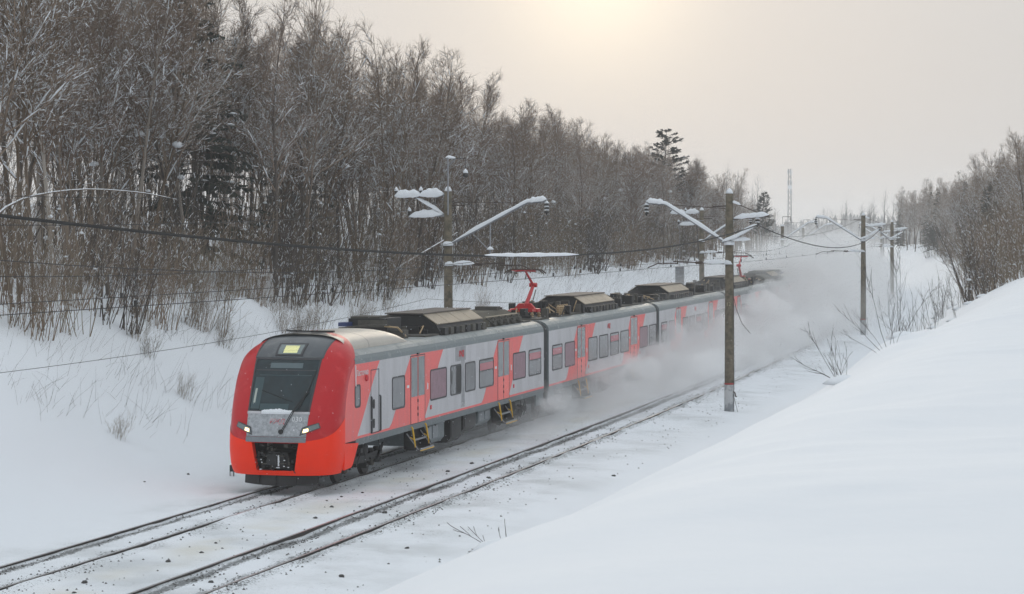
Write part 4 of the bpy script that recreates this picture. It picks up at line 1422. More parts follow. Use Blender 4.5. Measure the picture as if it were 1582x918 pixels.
    if top_pipe:
        tp = MB()
        tp.tube([(0.05, -0.17, zt - 1.0), (0.05, -0.17, zt + 1.42)], 0.036, 8)
        tp.tube([(-0.06, -0.12, zt + 1.40), (0.36, -0.12, zt + 1.36)], 0.03, 6)
        tp.tube([(0.05, -0.12, zt + 1.05), (0.36, -0.12, zt + 1.36)], 0.025, 6)
        tp.build('top_pipe', M['galv'], m)
        snow_cap(snw, [(-0.06, -0.12, zt + 1.43), (0.38, -0.12, zt + 1.39)], 0.06, 0.10, 31, n=8)
        i4 = MB()
        i4.tube([(0.80, -0.1, zt + 1.38), (0.80, -0.1, zt + 0.9)], 0.012, 5, 0)
        i4.lathe([(0.04, zt + 0.58), (0.12, zt + 0.62), (0.10, zt + 0.74), (0.04, zt + 0.84)], 8, (0.80, -0.1, 0), 'z', 0)
        i4.lathe([(0.12, zt + 0.76), (0.09, zt + 0.86), (0.01, zt + 0.95)], 8, (0.80, -0.1, 0), 'z', 1)
        i4.tube([(0.36, -0.12, zt + 1.38), (0.80, -0.1, zt + 1.38)], 0.012, 5, 0)
        i4.build('insulator', [M['ceramic'], M['snow']], m, True)
        dr = MB()
        dr.tube([(s * 1.85, 0.0, 8.3), (s * 1.85, 0.0, 6.65)], 0.035, 6)
        dr.tube([(s * 1.0, 0.0, 7.75), (s * 1.8, 0.0, 6.95)], 0.02, 6)
        dr.tube([(s * 1.85, 0.0, 8.2), (s * 2.3, 0.0, 8.36)], 0.03, 6)
        dr.build('drop_bracket', M['galv'], m)
        snw.lathe([(0.16, 6.98), (0.12, 7.05), (0.01, 7.14)], 8, (s * 1.85, 0, 0))
    if simple_top:
        st = MB()
        st.tube([(0.03, 0, zt), (0.03, 0, zt + 1.0), (0.85 * s, 0, zt + 1.0), (0.85 * s, 0, zt + 0.55)], 0.04, 6)
        st.build('top_bracket', M['rusty'], m)
    snw.build('snow_caps', M['snow'], m, True)
    return m


RM = [(35.5, 'nearest concrete mast with white painted foot and red band'), (113.0, 'second concrete mast with grey foot beside the empty track, past the bush tops'),
      (193.0, 'third concrete mast on the far track side, taller of a close pair'), (247.0, 'far concrete mast half sunk in snow mist, behind the close third mast'), (309.0, 'most distant faded mast on the bank side, almost lost in mist')]
for i, (y, lab) in enumerate(RM):
    mast(7.75, y, lab, -1, 9.4 if i == 0 else 9.15, right_arm=True, paint=i < 3, arm=3.7)
LM = [(29.0, 'concrete mast behind the first carriage with snowy side arms and top pipe'), (100.0, 'mist-veiled concrete mast beyond the train with snowy side arms, behind the nearest mast'),
      (170.0, 'faint mast above the train tail carrying an angular top bracket'), (213.0, 'faintest small mast left of the lattice tower foot, bracket on top')]
for i, (y, lab) in enumerate(LM):
    mast(-3.25, y, lab, 1, 9.45 if i < 2 else 8.6, left_arms=i < 2, arm=4.3 if i == 0 else 3.6, top_pipe=i == 0, simple_top=i > 1)
tk = tag(empty('tensioning_weight', (X(-4.3, 96), 96, 0)), 'grey stack of tensioning weights hanging beside the mist-veiled mast', 'weights')
mb = MB()
for k in range(9):
    mb.lathe([(0.30, 3.6 + k * 0.2), (0.33, 3.63 + k * 0.2), (0.33, 3.77 + k * 0.2), (0.30, 3.79 + k * 0.2)], 10)
mb.tube([(0, 0, 5.3), (0, 0, 8.6)], 0.02, 5)
mb.tube([(0, 0, 8.6), (1.05, 3.8, 8.7)], 0.03, 5)
mb.build('weight_stack', M['galv'], tk)


def wire(name, lab, pts, rad, m, group, sag=None, n=26, parent=None):
    """pts: (lat, y, z) supports; hangs with the given sag in each span"""
    mb = MB()
    out = []
    for a_, b_ in zip(pts, pts[1:]):
        for k in range(n):
            t = k / n
            sg = (sag or 0) * 4 * t * (1 - t)
            y = a_[1] + (b_[1] - a_[1]) * t
            out.append((X(a_[0] + (b_[0] - a_[0]) * t, y), y, a_[2] + (b_[2] - a_[2]) * t - sg))
    b_ = pts[-1]
    out.append((X(b_[0], b_[1]), b_[1], b_[2]))
    mb.tube(out, rad, 5)
    o = mb.build(name, m, parent)
    if parent is None:
        tag(o, lab, 'wire', group)
    return out, o


WG = 'overhead line wires'
ly = [-48.0, 29.0, 100.0, 170.0, 240.0, 310.0]
ry = [-42.0, 35.5, 113.0, 193.0, 247.0, 309.0]


def catenary(cl, yl, lab, zm=8.35):
    t = tag(empty('overhead_line', (0, 0, 0)), lab, 'overhead line')
    zig = [0.3 if i % 2 else -0.3 for i in range(len(yl))]
    mpts, _ = wire('messenger_wire', '', [(cl + (0.65 if cl < 1 and y < 50 else 0), y, zm) for y in yl], 0.009, M['wire'], WG, 1.75, parent=t)
    wire('contact_wire', '', [(cl + z, y, 6.12) for y, z in zip(yl, zig)], 0.009, M['wire'], WG, 0.06, parent=t)
    mb = MB()
    for i in range(0, len(mpts), 4):
        q = mpts[i]
        if q[2] > 6.35:
            mb.tube([q, (q[0], q[1], 6.1)], 0.006, 3, cap=False)
            mb.box(q[0] - 0.025, q[0] + 0.025, q[1] - 0.03, q[1] + 0.03, 6.08, 6.2)
    o = mb.build('droppers', M['wire'], t)
    o['kind'] = 'stuff'


catenary(0.4, ly, 'contact and messenger wires strung over the train track')
catenary(4.08, ry, 'contact and messenger wires strung over the empty track')
FG = 'line wires beside the tracks'
wire('feeder_wire', 'thin wire on the upper side arms of the masts behind the train', [(-5.55, y, 9.55) for y in ly], 0.010, M['wire'], FG, 0.9)
wire('feeder_wire', 'thin wire on the lower side arms of the masts behind the train', [(-4.97, y, 8.65) for y in ly], 0.012, M['wire'], FG, 0.8)
wire('feeder_wire', 'faint low wire drooping across the snow slope behind the train', [(-4.2, y, 4.9) for y in ly[:3]], 0.008, M['wire'], FG, 0.9)
cable_pts, _ = wire('thick_cable', 'thick black cable drooping across the whole view in front of the train', [(8.99, y, 8.35 if y < 0 else 8.02) for y in ry], 0.026, M['cable'], None, 1.18, n=40)
# snow lying along the sagging cable
mb = MB()
cs = [q for q in cable_pts if -9.5 < q[1] < 2.2]
snow_cap(mb, [(q[0], q[1], q[2] + 0.01) for q in cs], 0.055, 0.085, 41, n=40)
tag(mb.build('snow_ridge', M['snow'], None, True), 'long ridge of snow lying on the thick black cable', 'snow')
# cross-span wires between opposite masts further off
for k, (y, za, zb_) in enumerate(((104, 8.9, 8.9), (172, 8.8, 8.8))):
    wire('cross_wire', 'loose cross wire slung between masts above the train tail' if k == 0 else 'far cross wire slung between misty masts', [(-3.2, y, za), (7.7, y + 8, zb_)], 0.012, M['wire'], FG, 1.4)

# ------------------------------------------------------------------ small trackside things
mp = tag(empty('marker_post', (X(-3.15, 4.4), 4.4, gz(-3.15, 4.4) - 0.05)), 'little black and white marker post left of the train nose', 'post')
MB().box(-0.06, 0.06, -0.05, 0.05, 0.0, 0.40).build('post', M['black'], mp)
MB().box(-0.03, 0.062, -0.054, -0.046, 0.05, 0.20).build('plate', M['white'], mp)

rs = np.random.RandomState(5)


def rock(r, k):
    mb = MB()
    q = np.random.RandomState(k)
    vs, fs = [], []
    for i, (h, w) in enumerate(((0, 0.9), (0.45, 1.0), (0.85, 0.55))):
        for j in range(6):
            a_ = j * PI / 3 + q.rand() * 0.6
            w_ = w * (0.75 + 0.5 * q.rand())
            vs.append((r * w_ * math.cos(a_), r * w_ * math.sin(a_), r * h * (0.8 + 0.4 * q.rand())))
    for i in range(2):
        for j in range(6):
            fs.append((i * 6 + j, i * 6 + (j + 1) % 6, (i + 1) * 6 + (j + 1) % 6, (i + 1) * 6 + j))
    fs.append(tuple(12 + j for j in range(6)))
    mb.add(vs, fs)
    return mb.mesh('stone', M['stone'])


rocks = [rock(0.10, k) for k in range(5)]
# (pixel-measured on the snow bed)
SPOTS = [(-6.2, -6.2), (-4.6, 1.0), (-4.3, 3.6), (2.45, -13.0), (2.2, -9.6), (2.75, -10.5), (2.6, -11.4), (1.9, -16.2), (2.3, -17.5), (2.9, -4.4), (2.5, -2.0), (1.9, 0.5), (2.2, 1.5), (1.8, -0.5),
         (7.1, -14.0), (7.4, -11.6), (7.0, -9.0), (7.6, -6.5), (8.0, 2.0), (4.6, -15.5), (4.3, -12.0), (6.9, -19.0), (7.2, -17.2), (2.9, 8.0), (3.0, 10.5), (4.7, 6.5), (7.3, 33.0), (7.1, 33.6), (8.3, 8.5), (4.4, -3.0)]
for k, (la, y) in enumerate(SPOTS):
    o = bpy.data.objects.new('stone', rocks[k % 5])
    link(o)
    s = rs.uniform(0.35, 0.8)
    o.location = (X(la, y), y, float(ground(np.array(la), np.array(y))) - 0.01)
    o.scale = (s, s, s)
    o.rotation_euler = (0, 0, rs.uniform(0, 6))
    where = 'left of the train track' if la < -1 else 'between the two tracks' if la < 3.6 else 'inside the empty track' if la < 5.3 else 'beside the empty track'
    tag(o, ('small' if s < 0.5 else 'middling' if s < 0.65 else 'large') + ' dark stone on the snow ' + where + (', in the foreground' if y < -8 else ', ahead of the nose' if y < 3 else ', alongside the carriages'), 'stone', 'stones on the snow ' + where)

# small ballast chips showing through
n = 16000
centers = np.array([-0.52, 0.5, 1.0, 4.03, 4.95, 5.5, 2.3, 7.3])
wts = np.array([0.16, 0.09, 0.07, 0.30, 0.12, 0.13, 0.07, 0.06])
sig = np.array([0.12, 0.20, 0.25, 0.15, 0.15, 0.2, 0.8, 0.8])
ci = rs.choice(8, n, p=wts)
la = centers[ci] + rs.randn(n) * sig[ci]
yy = -50 + 150 * rs.rand(n) ** 1.3
keep = (fbm(la / 1.2, yy / 2.5, 3) + 0.25 * rs.randn(n) > 0.0) & (np.minimum(np.minimum(abs(la + .76), abs(la - .76)), np.minimum(abs(la - 3.762), abs(la - 5.282))) > 0.06)
la, yy = la[keep], yy[keep]
zz = ground(la, yy)
n = len(la)
sz = rs.uniform(0.014, 0.048, n)
base = np.array([(1, 0, 0), (-0.5, 0.87, 0), (-0.5, -0.87, 0), (0.1, 0.1, 0.9)])
ang = rs.rand(n) * 6.28
ca, sa = np.cos(ang), np.sin(ang)
bx = base[None, :, 0] * ca[:, None] - base[None, :, 1] * sa[:, None]
by = base[None, :, 0] * sa[:, None] + base[None, :, 1] * ca[:, None]
Vc = np.stack([bx * sz[:, None] + (la - bend(yy))[:, None], by * sz[:, None] + yy[:, None], base[None, :, 2] * sz[:, None] + zz[:, None] - 0.004], -1).reshape(-1, 3)
Fc = (np.array([(0, 1, 3), (1, 2, 3), (2, 0, 3)])[None] + (np.arange(n) * 4)[:, None, None]).reshape(-1, 3)
o = bpy.data.objects.new('ballast_chips', np_mesh('ballast_chips', Vc, Fc, M['stone']))
link(o)
tag(o, 'dark ballast chips poking through the snow along the rails', 'gravel', kind='stuff')

# ------------------------------------------------------------------ trees
class Polys:
    def __init__(s):
        s.d = {}

    def add(s, pts, rad):
        s.d.setdefault(len(pts), []).append((pts, rad))

    def arrays(s, sides):
        VV, FF, off = [], [], 0
        for n, L in s.d.items():
            P = np.array([q[0] for q in L], float)
            R = np.array([q[1] for q in L], float)
            T = np.gradient(P, axis=1)
            T /= np.linalg.norm(T, axis=2, keepdims=True) + 1e-9
            ref = np.where(np.abs(T[..., 2:3]) < 0.9, np.array([0, 0, 1.0]), np.array([1.0, 0, 0]))
            U = np.cross(T, ref)
            U /= np.linalg.norm(U, axis=2, keepdims=True) + 1e-9
            Wv = np.cross(T, U)
            a_ = np.arange(sides) * 2 * PI / sides
            V_ = P[:, :, None, :] + R[:, :, None, None] * (np.cos(a_)[None, None, :, None] * U[:, :, None, :] + np.sin(a_)[None, None, :, None] * Wv[:, :, None, :])
            N_ = len(L)
            ix = np.arange(N_ * n * sides).reshape(N_, n, sides) + off
            nx = np.roll(ix, -1, axis=2)
            F_ = np.stack([ix[:, :-1], ix[:, 1:], nx[:, 1:], nx[:, :-1]], -1).reshape(-1, 4)
            VV.append(V_.reshape(-1, 3))
            FF.append(F_)
            off += N_ * n * sides
        if not VV:
            return np.zeros((0, 3)), np.zeros((0, 4), int)
        return np.concatenate(VV), np.concatenate(FF)


def nrm(v):
    l = math.sqrt(v[0] * v[0] + v[1] * v[1] + v[2] * v[2]) or 1
    return (v[0] / l, v[1] / l, v[2] / l)


def grow(r, p, d, length, r0, r1, n, wander, up):
    pts, rad = [p], [r0]
    st = length / n
    for k in range(n):
        d = nrm((d[0] + r.gauss(0, wander), d[1] + r.gauss(0, wander), d[2] + r.gauss(0, wander) + up))
        p = (p[0] + d[0] * st, p[1] + d[1] * st, p[2] + d[2] * st)
        pts.append(p)
        rad.append(r0 + (r1 - r0) * (k + 1) / n)
    return pts, rad


def at_frac(pts, t):
    f = t * (len(pts) - 1)
    i = min(int(f), len(pts) - 2)
    u = f - i
    a_, b_ = pts[i], pts[i + 1]
    return tuple(a_[k] + (b_[k] - a_[k]) * u for k in range(3)), nrm(tuple(b_[k] - a_[k] for k in range(3)))


def offdir(r, d, ang):
    # a direction at the given angle from d, random azimuth
    ref = (0, 0, 1) if abs(d[2]) < 0.9 else (1, 0, 0)
    u = nrm((d[1] * ref[2] - d[2] * ref[1], d[2] * ref[0] - d[0] * ref[2], d[0] * ref[1] - d[1] * ref[0]))
    w = (d[1] * u[2] - d[2] * u[1], d[2] * u[0] - d[0] * u[2], d[0] * u[1] - d[1] * u[0])
    a_ = r.uniform(0, 2 * PI)
    c, s = math.cos(ang), math.sin(ang)
    return nrm(tuple(c * d[k] + s * (math.cos(a_) * u[k] + math.sin(a_) * w[k]) for k in range(3)))


def snow_on(r, sn, pts, rad, prob, extra=0.012, pieces=1, length=0.35):
    """short uneven pieces of snow caught along a branch"""
    dz = abs(pts[-1][2] - pts[0][2]) / (math.dist(pts[0], pts[-1]) + 1e-6)
    if dz > 0.93:
        return
    L = math.dist(pts[0], pts[-1])
    for k in range(pieces):
        if r.random() < prob:
            t = r.random()
            dt = min(1.0, length * r.uniform(0.3, 1.0) / max(L, 0.05))
            a_, _ = at_frac(pts, t * (1 - dt))
            b_, _ = at_frac(pts, t * (1 - dt) + dt)
            w = rad[0] * 0.5 + extra * r.uniform(0.5, 1.5)
            m_ = tuple((a_[i] + b_[i]) / 2 for i in range(3))
            sn.add([(a_[0], a_[1], a_[2] + w * 0.5), (m_[0], m_[1], m_[2] + w * 0.9), (b_[0], b_[1], b_[2] + w * 0.5)], [w * 0.4, w, w * 0.35])


BLOB = []
for i, (zz_, ww_) in enumerate(((-0.5, 0.5), (-0.1, 1.0), (0.45, 0.8), (0.85, 0.3))):
    BLOB.append([(ww_ * math.cos(j * PI / 3 + i * 0.5), ww_ * math.sin(j * PI / 3 + i * 0.5), zz_) for j in range(6)])


def blobs_arrays(items):
    VV, FF = [], []
    for k, (p, s, sd) in enumerate(items):
        q = random.Random(sd)
        o = k * 24
        for ring_ in BLOB:
            for v in ring_:
                e = q.uniform(0.6, 1.3)
                VV.append((p[0] + v[0] * s[0] * e, p[1] + v[1] * s[0] * e, p[2] + v[2] * s[1]))
        for i in range(3):
            for j in range(6):
                FF.append((o + i * 6 + j, o + i * 6 + (j + 1) % 6, o + (i + 1) * 6 + (j + 1) % 6, o + (i + 1) * 6 + j))
        FF.append((o + 18, o + 19, o + 20, o + 21))
        FF.append((o + 18, o + 21, o + 22, o + 23))
    return np.array(VV).reshape(-1, 3), np.array(FF, int).reshape(-1, 4)


def broadleaf(seed, H=15.0, r0=0.13, stems=1, spread=0.42, first=0.34, nb=38, twigs=7, snowy=0.52, lod=1.0, lean=(0.03, 0)):
    r = random.Random(seed)
    tr, br, sn, bl = Polys(), Polys(), Polys(), []
    for s_ in range(stems):
        h = H * r.uniform(0.78, 1.0) if s_ else H
        d0 = nrm((r.gauss(0, 0.10) + lean[0], r.gauss(0, 0.10) + lean[1], 1)) if stems > 1 else nrm((r.gauss(0, 0.03) + lean[0], r.gauss(0, 0.03) + lean[1], 1))
        p0 = (r.uniform(-.3, .3), r.uniform(-.3, .3), -0.4) if stems > 1 else (0, 0, -0.4)
        pts, rad = grow(r, p0, d0, h, r0 * (0.75 if stems > 1 else 1), 0.012, 12, 0.035, 0.02)
        tr.add(pts, rad)
        m_ = int(nb / stems ** 0.6)
        for k in range(m_):
            t = first + (0.97 - first) * (k + r.random()) / m_
            p, d = at_frac(pts, t)
            L = H * spread * 0.85 * (1.05 - t) ** 0.75 * r.uniform(0.55, 1.15) + 0.5
            d1 = offdir(r, d, r.uniform(0.28, 0.80))
            rb = max(0.012, r0 * 0.42 * (1 - t) + 0.012)
            bp, brd = grow(r, p, d1, L, rb, 0.008, 6, 0.15, 0.085)
            br.add(bp, brd)
            low = snowy * (1.35 if p[2] < H * 0.6 else 0.32)
            snow_on(r, sn, bp, brd, low * 1.4, 0.016, 4, 0.9)
            for q in range(max(3, int(twigs * lod * (0.5 + L / 4)))):
                t2 = r.uniform(0.2, 1.0)
                p2, d2 = at_frac(bp, t2)
                L2 = L * r.uniform(0.22, 0.5) * (1.1 - 0.5 * t2) + 0.2
                b2, rd2 = grow(r, p2, offdir(r, d2, r.uniform(0.4, 0.9)), L2, 0.011, 0.006, 3, 0.20, 0.07)
                br.add(b2, rd2)
                snow_on(r, sn, b2, rd2, low * 1.25, 0.0135, 3, 0.32)
                for w in range(int(6 * lod) + 1):
                    p3, d3 = at_frac(b2, r.uniform(0.15, 1.0))
                    b3, rd3 = grow(r, p3, offdir(r, d3, r.uniform(0.3, 0.8)), L2 * r.uniform(0.3, 0.7) + 0.12, 0.0066, 0.0042, 2, 0.22, 0.06)
                    br.add(b3, rd3)
                    snow_on(r, sn, b3, rd3, low * 0.65, 0.011, 2, 0.17)
                if r.random() < 0.012 * snowy / 0.35 and p2[2] < H * 0.65:
                    s = r.uniform(0.03, 0.09)
                    bl.append((p2, (s, s * r.uniform(0.45, 0.75)), r.random()))
    return tr, br, sn, bl


def thicket(seed, H=5.0, n=26, rad0=0.022, lean=(0.22, -0.05), width=1.2, snowy=0.3, tw=7):
    """clump of straight willow and alder stems leaning out of the wood"""
    r = random.Random(seed)
    st, sn, bl = Polys(), Polys(), []
    for k in range(n):
        a_, q = r.uniform(0, 6.28), width * math.sqrt(r.random())
        p = (q * math.cos(a_), q * math.sin(a_), -0.3)
        d = nrm((lean[0] * r.uniform(-0.3, 2.0) + r.gauss(0, 0.12), lean[1] + r.gauss(0, 0.17), 1))
        L = H * r.uniform(0.35, 1.0)
        pts, rd = grow(r, p, d, L, rad0 * r.uniform(0.6, 1.3), 0.006, 7, 0.045, 0.015)
        st.add(pts, rd)
        for w in range(int(tw * L / H) + 2):
            t = r.uniform(0.25, 1)
            p2, d2 = at_frac(pts, t)
            b2, rd2 = grow(r, p2, offdir(r, d2, r.uniform(0.25, 0.7)), r.uniform(0.3, 1.3), 0.008, 0.0045, 3, 0.10, 0.05)
            st.add(b2, rd2)
            snow_on(r, sn, b2, rd2, snowy * 1.3, 0.012, 3, 0.25)
            for w2 in range(2):
                p3, d3 = at_frac(b2, r.uniform(0.2, 1))
                b3, rd3 = grow(r, p3, offdir(r, d3, r.uniform(0.3, 0.7)), r.uniform(0.15, 0.6), 0.0055, 0.004, 2, 0.1, 0.05)
                st.add(b3, rd3)
        if r.random() < 0.10 * snowy / 0.3:
            p2, _ = at_frac(pts, r.uniform(0.25, 0.8))
            s = r.uniform(0.05, 0.12) if r.random() < 0.75 else r.uniform(0.12, 0.24)
            bl.append((p2, (s, s * r.uniform(0.5, 0.9)), r.random()))
    return st, sn, bl


def snow_arrays(sn, bl, sides=3):
    V1, F1 = sn.arrays(sides)
    V2, F2 = blobs_arrays(bl)
    return np.concatenate([V1, V2]), np.concatenate([F1, F2 + len(V1)])


def conifer(seed, H=14.0, pine=False, snowy=0.5):
    r = random.Random(seed)
    tr = Polys()
    pts, rd = grow(r, (0, 0, -0.4), (0, 0, 1), H, 0.17, 0.015, 10, 0.012, 0.02)
    tr.add(pts, rd)
    nv, nf, sv, sf = [], [], [], []
    z0 = 0.45 if pine else 0.12
    nl = 20 if pine else 34
    for k in range(nl):
        t = z0 + (0.985 - z0) * k / (nl - 1)
        for b in range(r.randint(4, 6)):
            p, d = at_frac(pts, min(1, t + r.uniform(-0.01, 0.01)))
            a_ = r.uniform(0, 6.28)
            L = ((1 - t) ** 0.6 * H * 0.23 + 0.35) * r.uniform(0.55, 1.15) if pine else ((1 - t) ** 0.85 * H * 0.22 + 0.25) * r.uniform(0.7, 1.1)
            el = r.uniform(0.0, 0.5) if pine else -0.15 + 0.3 * t
            bp, brd = grow(r, p, nrm((math.cos(a_), math.sin(a_), el)), L, 0.03, 0.01, 5, 0.05, 0.03 if pine else -0.035)
            tr.add(bp, brd)
            m_ = int(14 + L * 16)
            for q in range(m_):
                t2 = r.uniform(0.15 if not pine else 0.45, 1.0)
                c, dd = at_frac(bp, t2)
                s = r.uniform(0.14, 0.40) * (1.2 - 0.5 * t2)
                dn = offdir(r, dd, r.uniform(0.2, 1.0))
                if not pine:
                    dn = nrm((dn[0], dn[1], dn[2] - 0.5))
                up_ = (r.gauss(0, 0.4), r.gauss(0, 0.4), 1)
                sd = nrm((dn[1] * up_[2] - dn[2] * up_[1], dn[2] * up_[0] - dn[0] * up_[2], dn[0] * up_[1] - dn[1] * up_[0]))
                o = len(nv)
                w_ = s * 0.32
                nv += [tuple(c[i] - sd[i] * w_ * 0.4 for i in range(3)), tuple(c[i] + sd[i] * w_ * 0.4 for i in range(3)),
                       tuple(c[i] + dn[i] * s + sd[i] * w_ for i in range(3)), tuple(c[i] + dn[i] * s - sd[i] * w_ for i in range(3))]
                nf.append((o, o + 1, o + 2, o + 3))
            if r.random() < snowy:
                t2 = r.uniform(0.4, 0.95)
                c, dd = at_frac(bp, t2)
                s = L * r.uniform(0.03, 0.06) + 0.03
                sv.append(((c[0], c[1], c[2] + 0.05), (s, s * 0.38), r.random()))
    return tr, (np.array(nv), np.array(nf)), sv


# prototypes: lists of (part name, mesh)
PROTO = {'tree': [], 'slim': [], 'thicket': [], 'conifer': [], 'pine': []}
SPEC = [(101, 15.5, 0.13, 1, 0.36, 'bark_dark', 'twig'), (102, 14.0, 0.10, 2, 0.34, 'bark', 'twig'), (103, 16.5, 0.14, 1, 0.34, 'bark_dark', 'twig_red'), (104, 13.5, 0.09, 3, 0.36, 'bark', 'twig'),
        (105, 15.0, 0.10, 1, 0.30, 'birch', 'twig_red'), (106, 12.5, 0.085, 4, 0.40, 'bark_ochre', 'twig'), (107, 14.5, 0.12, 1, 0.42, 'bark_dark', 'twig'), (108, 11.5, 0.075, 5, 0.42, 'bark', 'twig_red')]
for sd, H, r0, stems, spread, bk, tw in SPEC:
    tr, br, sn, bl = broadleaf(sd, H, r0, stems, spread)
    parts = []
    for nm, (V_, F_), m_ in (('trunk', tr.arrays(7), bk), ('crown', br.arrays(3), tw), ('snow', snow_arrays(sn, bl), 'twigsnow')):
        parts.append((nm, np_mesh(nm, V_, F_, M[m_], nm == 'trunk')))
    PROTO['tree'].append(parts)
for k in range(7):
    st, sn, bl = thicket(200 + k, H=(4.2, 5.5, 6.5, 7.5, 5.0, 8.5, 3.5)[k], n=(26, 30, 28, 26, 34, 24, 22)[k], rad0=0.020 + 0.006 * (k % 3), lean=(0.24 - 0.03 * (k % 4), -0.04 + 0.03 * (k % 3)), snowy=0.35)
    PROTO['thicket'].append([('stems', np_mesh('stems', *st.arrays(3), M[('willow', 'twig', 'bark_dark')[k % 3]])), ('snow', np_mesh('snow', *snow_arrays(sn, bl), M['twigsnow']))])
for k, (H, pine) in enumerate(((17.0, False), (14.5, False), (15.5, True), (13.0, True))):
    tr, nd, sv = conifer(300 + k, H, pine, 0.35 if pine else 0.14)
    PROTO['pine' if pine else 'conifer'].append([('trunk', np_mesh('trunk', *tr.arrays(5), M['bark_dark'])), ('crown', np_mesh('crown', *nd, M['needle'])), ('snow', np_mesh('snow', *blobs_arrays(sv), M['snow']))])


def plant(kind, proto, lat, y, label, group, cat, sc_=1.0, rz=None, name='bare_tree', dz=0.0, r=rnd):
    o = empty(name, (X(lat, y), y, gz(lat, y) - 0.05 + dz), r.uniform(0, 6.28) if rz is None else rz)
    o.scale = (sc_, sc_, sc_ * r.uniform(0.93, 1.07))
    for nm, me_ in PROTO[kind][proto]:
        c = bpy.data.objects.new(nm, me_)
        link(c, o)
        if nm != 'trunk':
            c['kind'] = 'stuff'
    return tag(o, label, cat, group)


F_PX = 3418.28
_rv = cam.matrix_world.to_3x3()
_R, _U, _Fw = _rv @ Vector((1, 0, 0)), _rv @ Vector((0, 1, 0)), -(_rv @ Vector((0, 0, 1)))


def pix(x, y, z):
    d = Vector((x, y, z)) - CAM
    dz = d.dot(_Fw)
    return (791 + F_PX * d.dot(_R) / dz, 459 - F_PX * d.dot(_U) / dz, dz) if dz > 1 else (-9e9, 0, dz)


# rows of the wood on the far side; heights follow the falling skyline
tr_ = random.Random(21)
cands = []
for row, (l0, st) in enumerate(((-16.5, 3.5), (-19.5, 3.6), (-23.0, 4.2), (-27.0, 5.0), (-32.0, 6.4))):
    y = 5.0
    while y < 330:
        y += st * tr_.uniform(0.6, 1.4) * (1.0 + y / 420)
        la = l0 + tr_.uniform(-1.6, 1.6)
        px, _, dz = pix(X(la, y), y, 6)
        if -90 < px < 1240:
            cands.append((dz, la, y, row))
for k in range(34):
    y = tr_.uniform(225, 420)
    la = -12.5 + tr_.uniform(-3.0, 1.8)
    cands.append((pix(X(la, y), y, 6)[2], la, y, 0))
cands.sort()
LOOK = ['dark single-trunked bare tree', 'twin-stemmed grey bare tree', 'tall dark bare tree with reddish twigs', 'three-stemmed grey bare tree', 'slim pale-barked birch', 'many-stemmed ochre bare tree', 'broad-crowned dark bare tree', 'bushy five-stemmed bare tree']


def zone(px):
    for lim, nm in ((160, 'at far left'), (350, 'left of the train'), (560, 'above the train nose'), (700, 'behind the pipe-topped mast'), (860, 'above the pantograph'), (1000, 'above the second carriage'), (1110, 'before the nearest mast')):
        if px < lim:
            return nm
    return 'past the nearest mast'


NL = 205


def crest(y):
    return float(np.interp(y, [0, 48, 65, 110, 142, 188, 254, 340], [17.5, 16.6, 14.8, 13.2, 12.2, 12.4, 11.4, 11.0]))


for dz, la, y, row in cands[:NL]:
    pr_ = tr_.randrange(8)
    H = crest(y) * tr_.uniform(0.80, 1.0) / SPEC[pr_][1]
    zn = zone(pix(X(la, y), y, 6)[0])
    dp = 'at the wood edge, ' if row < 2 else 'deep in the wood, '
    plant('tree', pr_, la, y, LOOK[pr_] + ' ' + dp + zn, 'bare trees of the wood behind the train', 'tree', H, r=tr_)
# the farther rows, past the limit, as one mass made of light copies
LODS = []
for sd in (401, 402, 403):
    t_, b_, s_, bl_ = broadleaf(sd, 14.5, 0.13, 1 + sd % 2, 0.38, nb=17, twigs=3, lod=0.2, snowy=0.4)
    Vt, Ft = t_.arrays(4)
    Vb, Fb = b_.arrays(3)
    Vs, Fs = s_.arrays(3)
    LODS.append((np.concatenate([Vt, Vb, Vs]), np.concatenate([Ft, Fb + len(Vt), Fs + len(Vt) + len(Vb)]), np.array([0] * (len(Ft) + len(Fb)) + [1] * len(Fs))))


def far_spruce(seed):
    r = random.Random(seed)
    mb_ = MB()
    for k in range(7):
        z0_, rr_ = -2.0 + k * 2.1, 3.4 * (1 - k / 7.8) ** 0.7
        ring_ = [(rr_ * r.uniform(0.6, 1.15) * math.cos(a_), rr_ * r.uniform(0.6, 1.15) * math.sin(a_), z0_ - r.uniform(0, 0.7)) for a_ in np.linspace(0, 2 * PI, 9)[:-1]]
        o_ = len(mb_.v)
        mb_.v += ring_ + [(0.12 * q[0], 0.12 * q[1], z0_ + 2.6) for q in ring_]
        for q in range(8):
            mb_.f.append((o_ + q, o_ + (q + 1) % 8, o_ + 8 + (q + 1) % 8, o_ + 8 + q))
    return np.array(mb_.v), np.array(mb_.f), np.zeros(len(mb_.f), int)


def mass(name, spots, label, mats):
    VV, FF, MI, off = [], [], [], 0
    for (x, y, z, s, rz, k) in spots:
        V_, F_, I_ = LODS[k % len(LODS)]
        c, q = math.cos(rz), math.sin(rz)
        P = np.stack([(V_[:, 0] * c - V_[:, 1] * q) * s + x, (V_[:, 0] * q + V_[:, 1] * c) * s + y, V_[:, 2] * s + z], -1)
        VV.append(P)
        FF.append(F_ + off)
        MI.append(I_)
        off += len(V_)
    o = bpy.data.objects.new(name, np_mesh(name, np.concatenate(VV), np.concatenate(FF), mats, False, np.concatenate(MI)))
    link(o)
    tag(o, label, 'wood', kind='stuff')
    return o


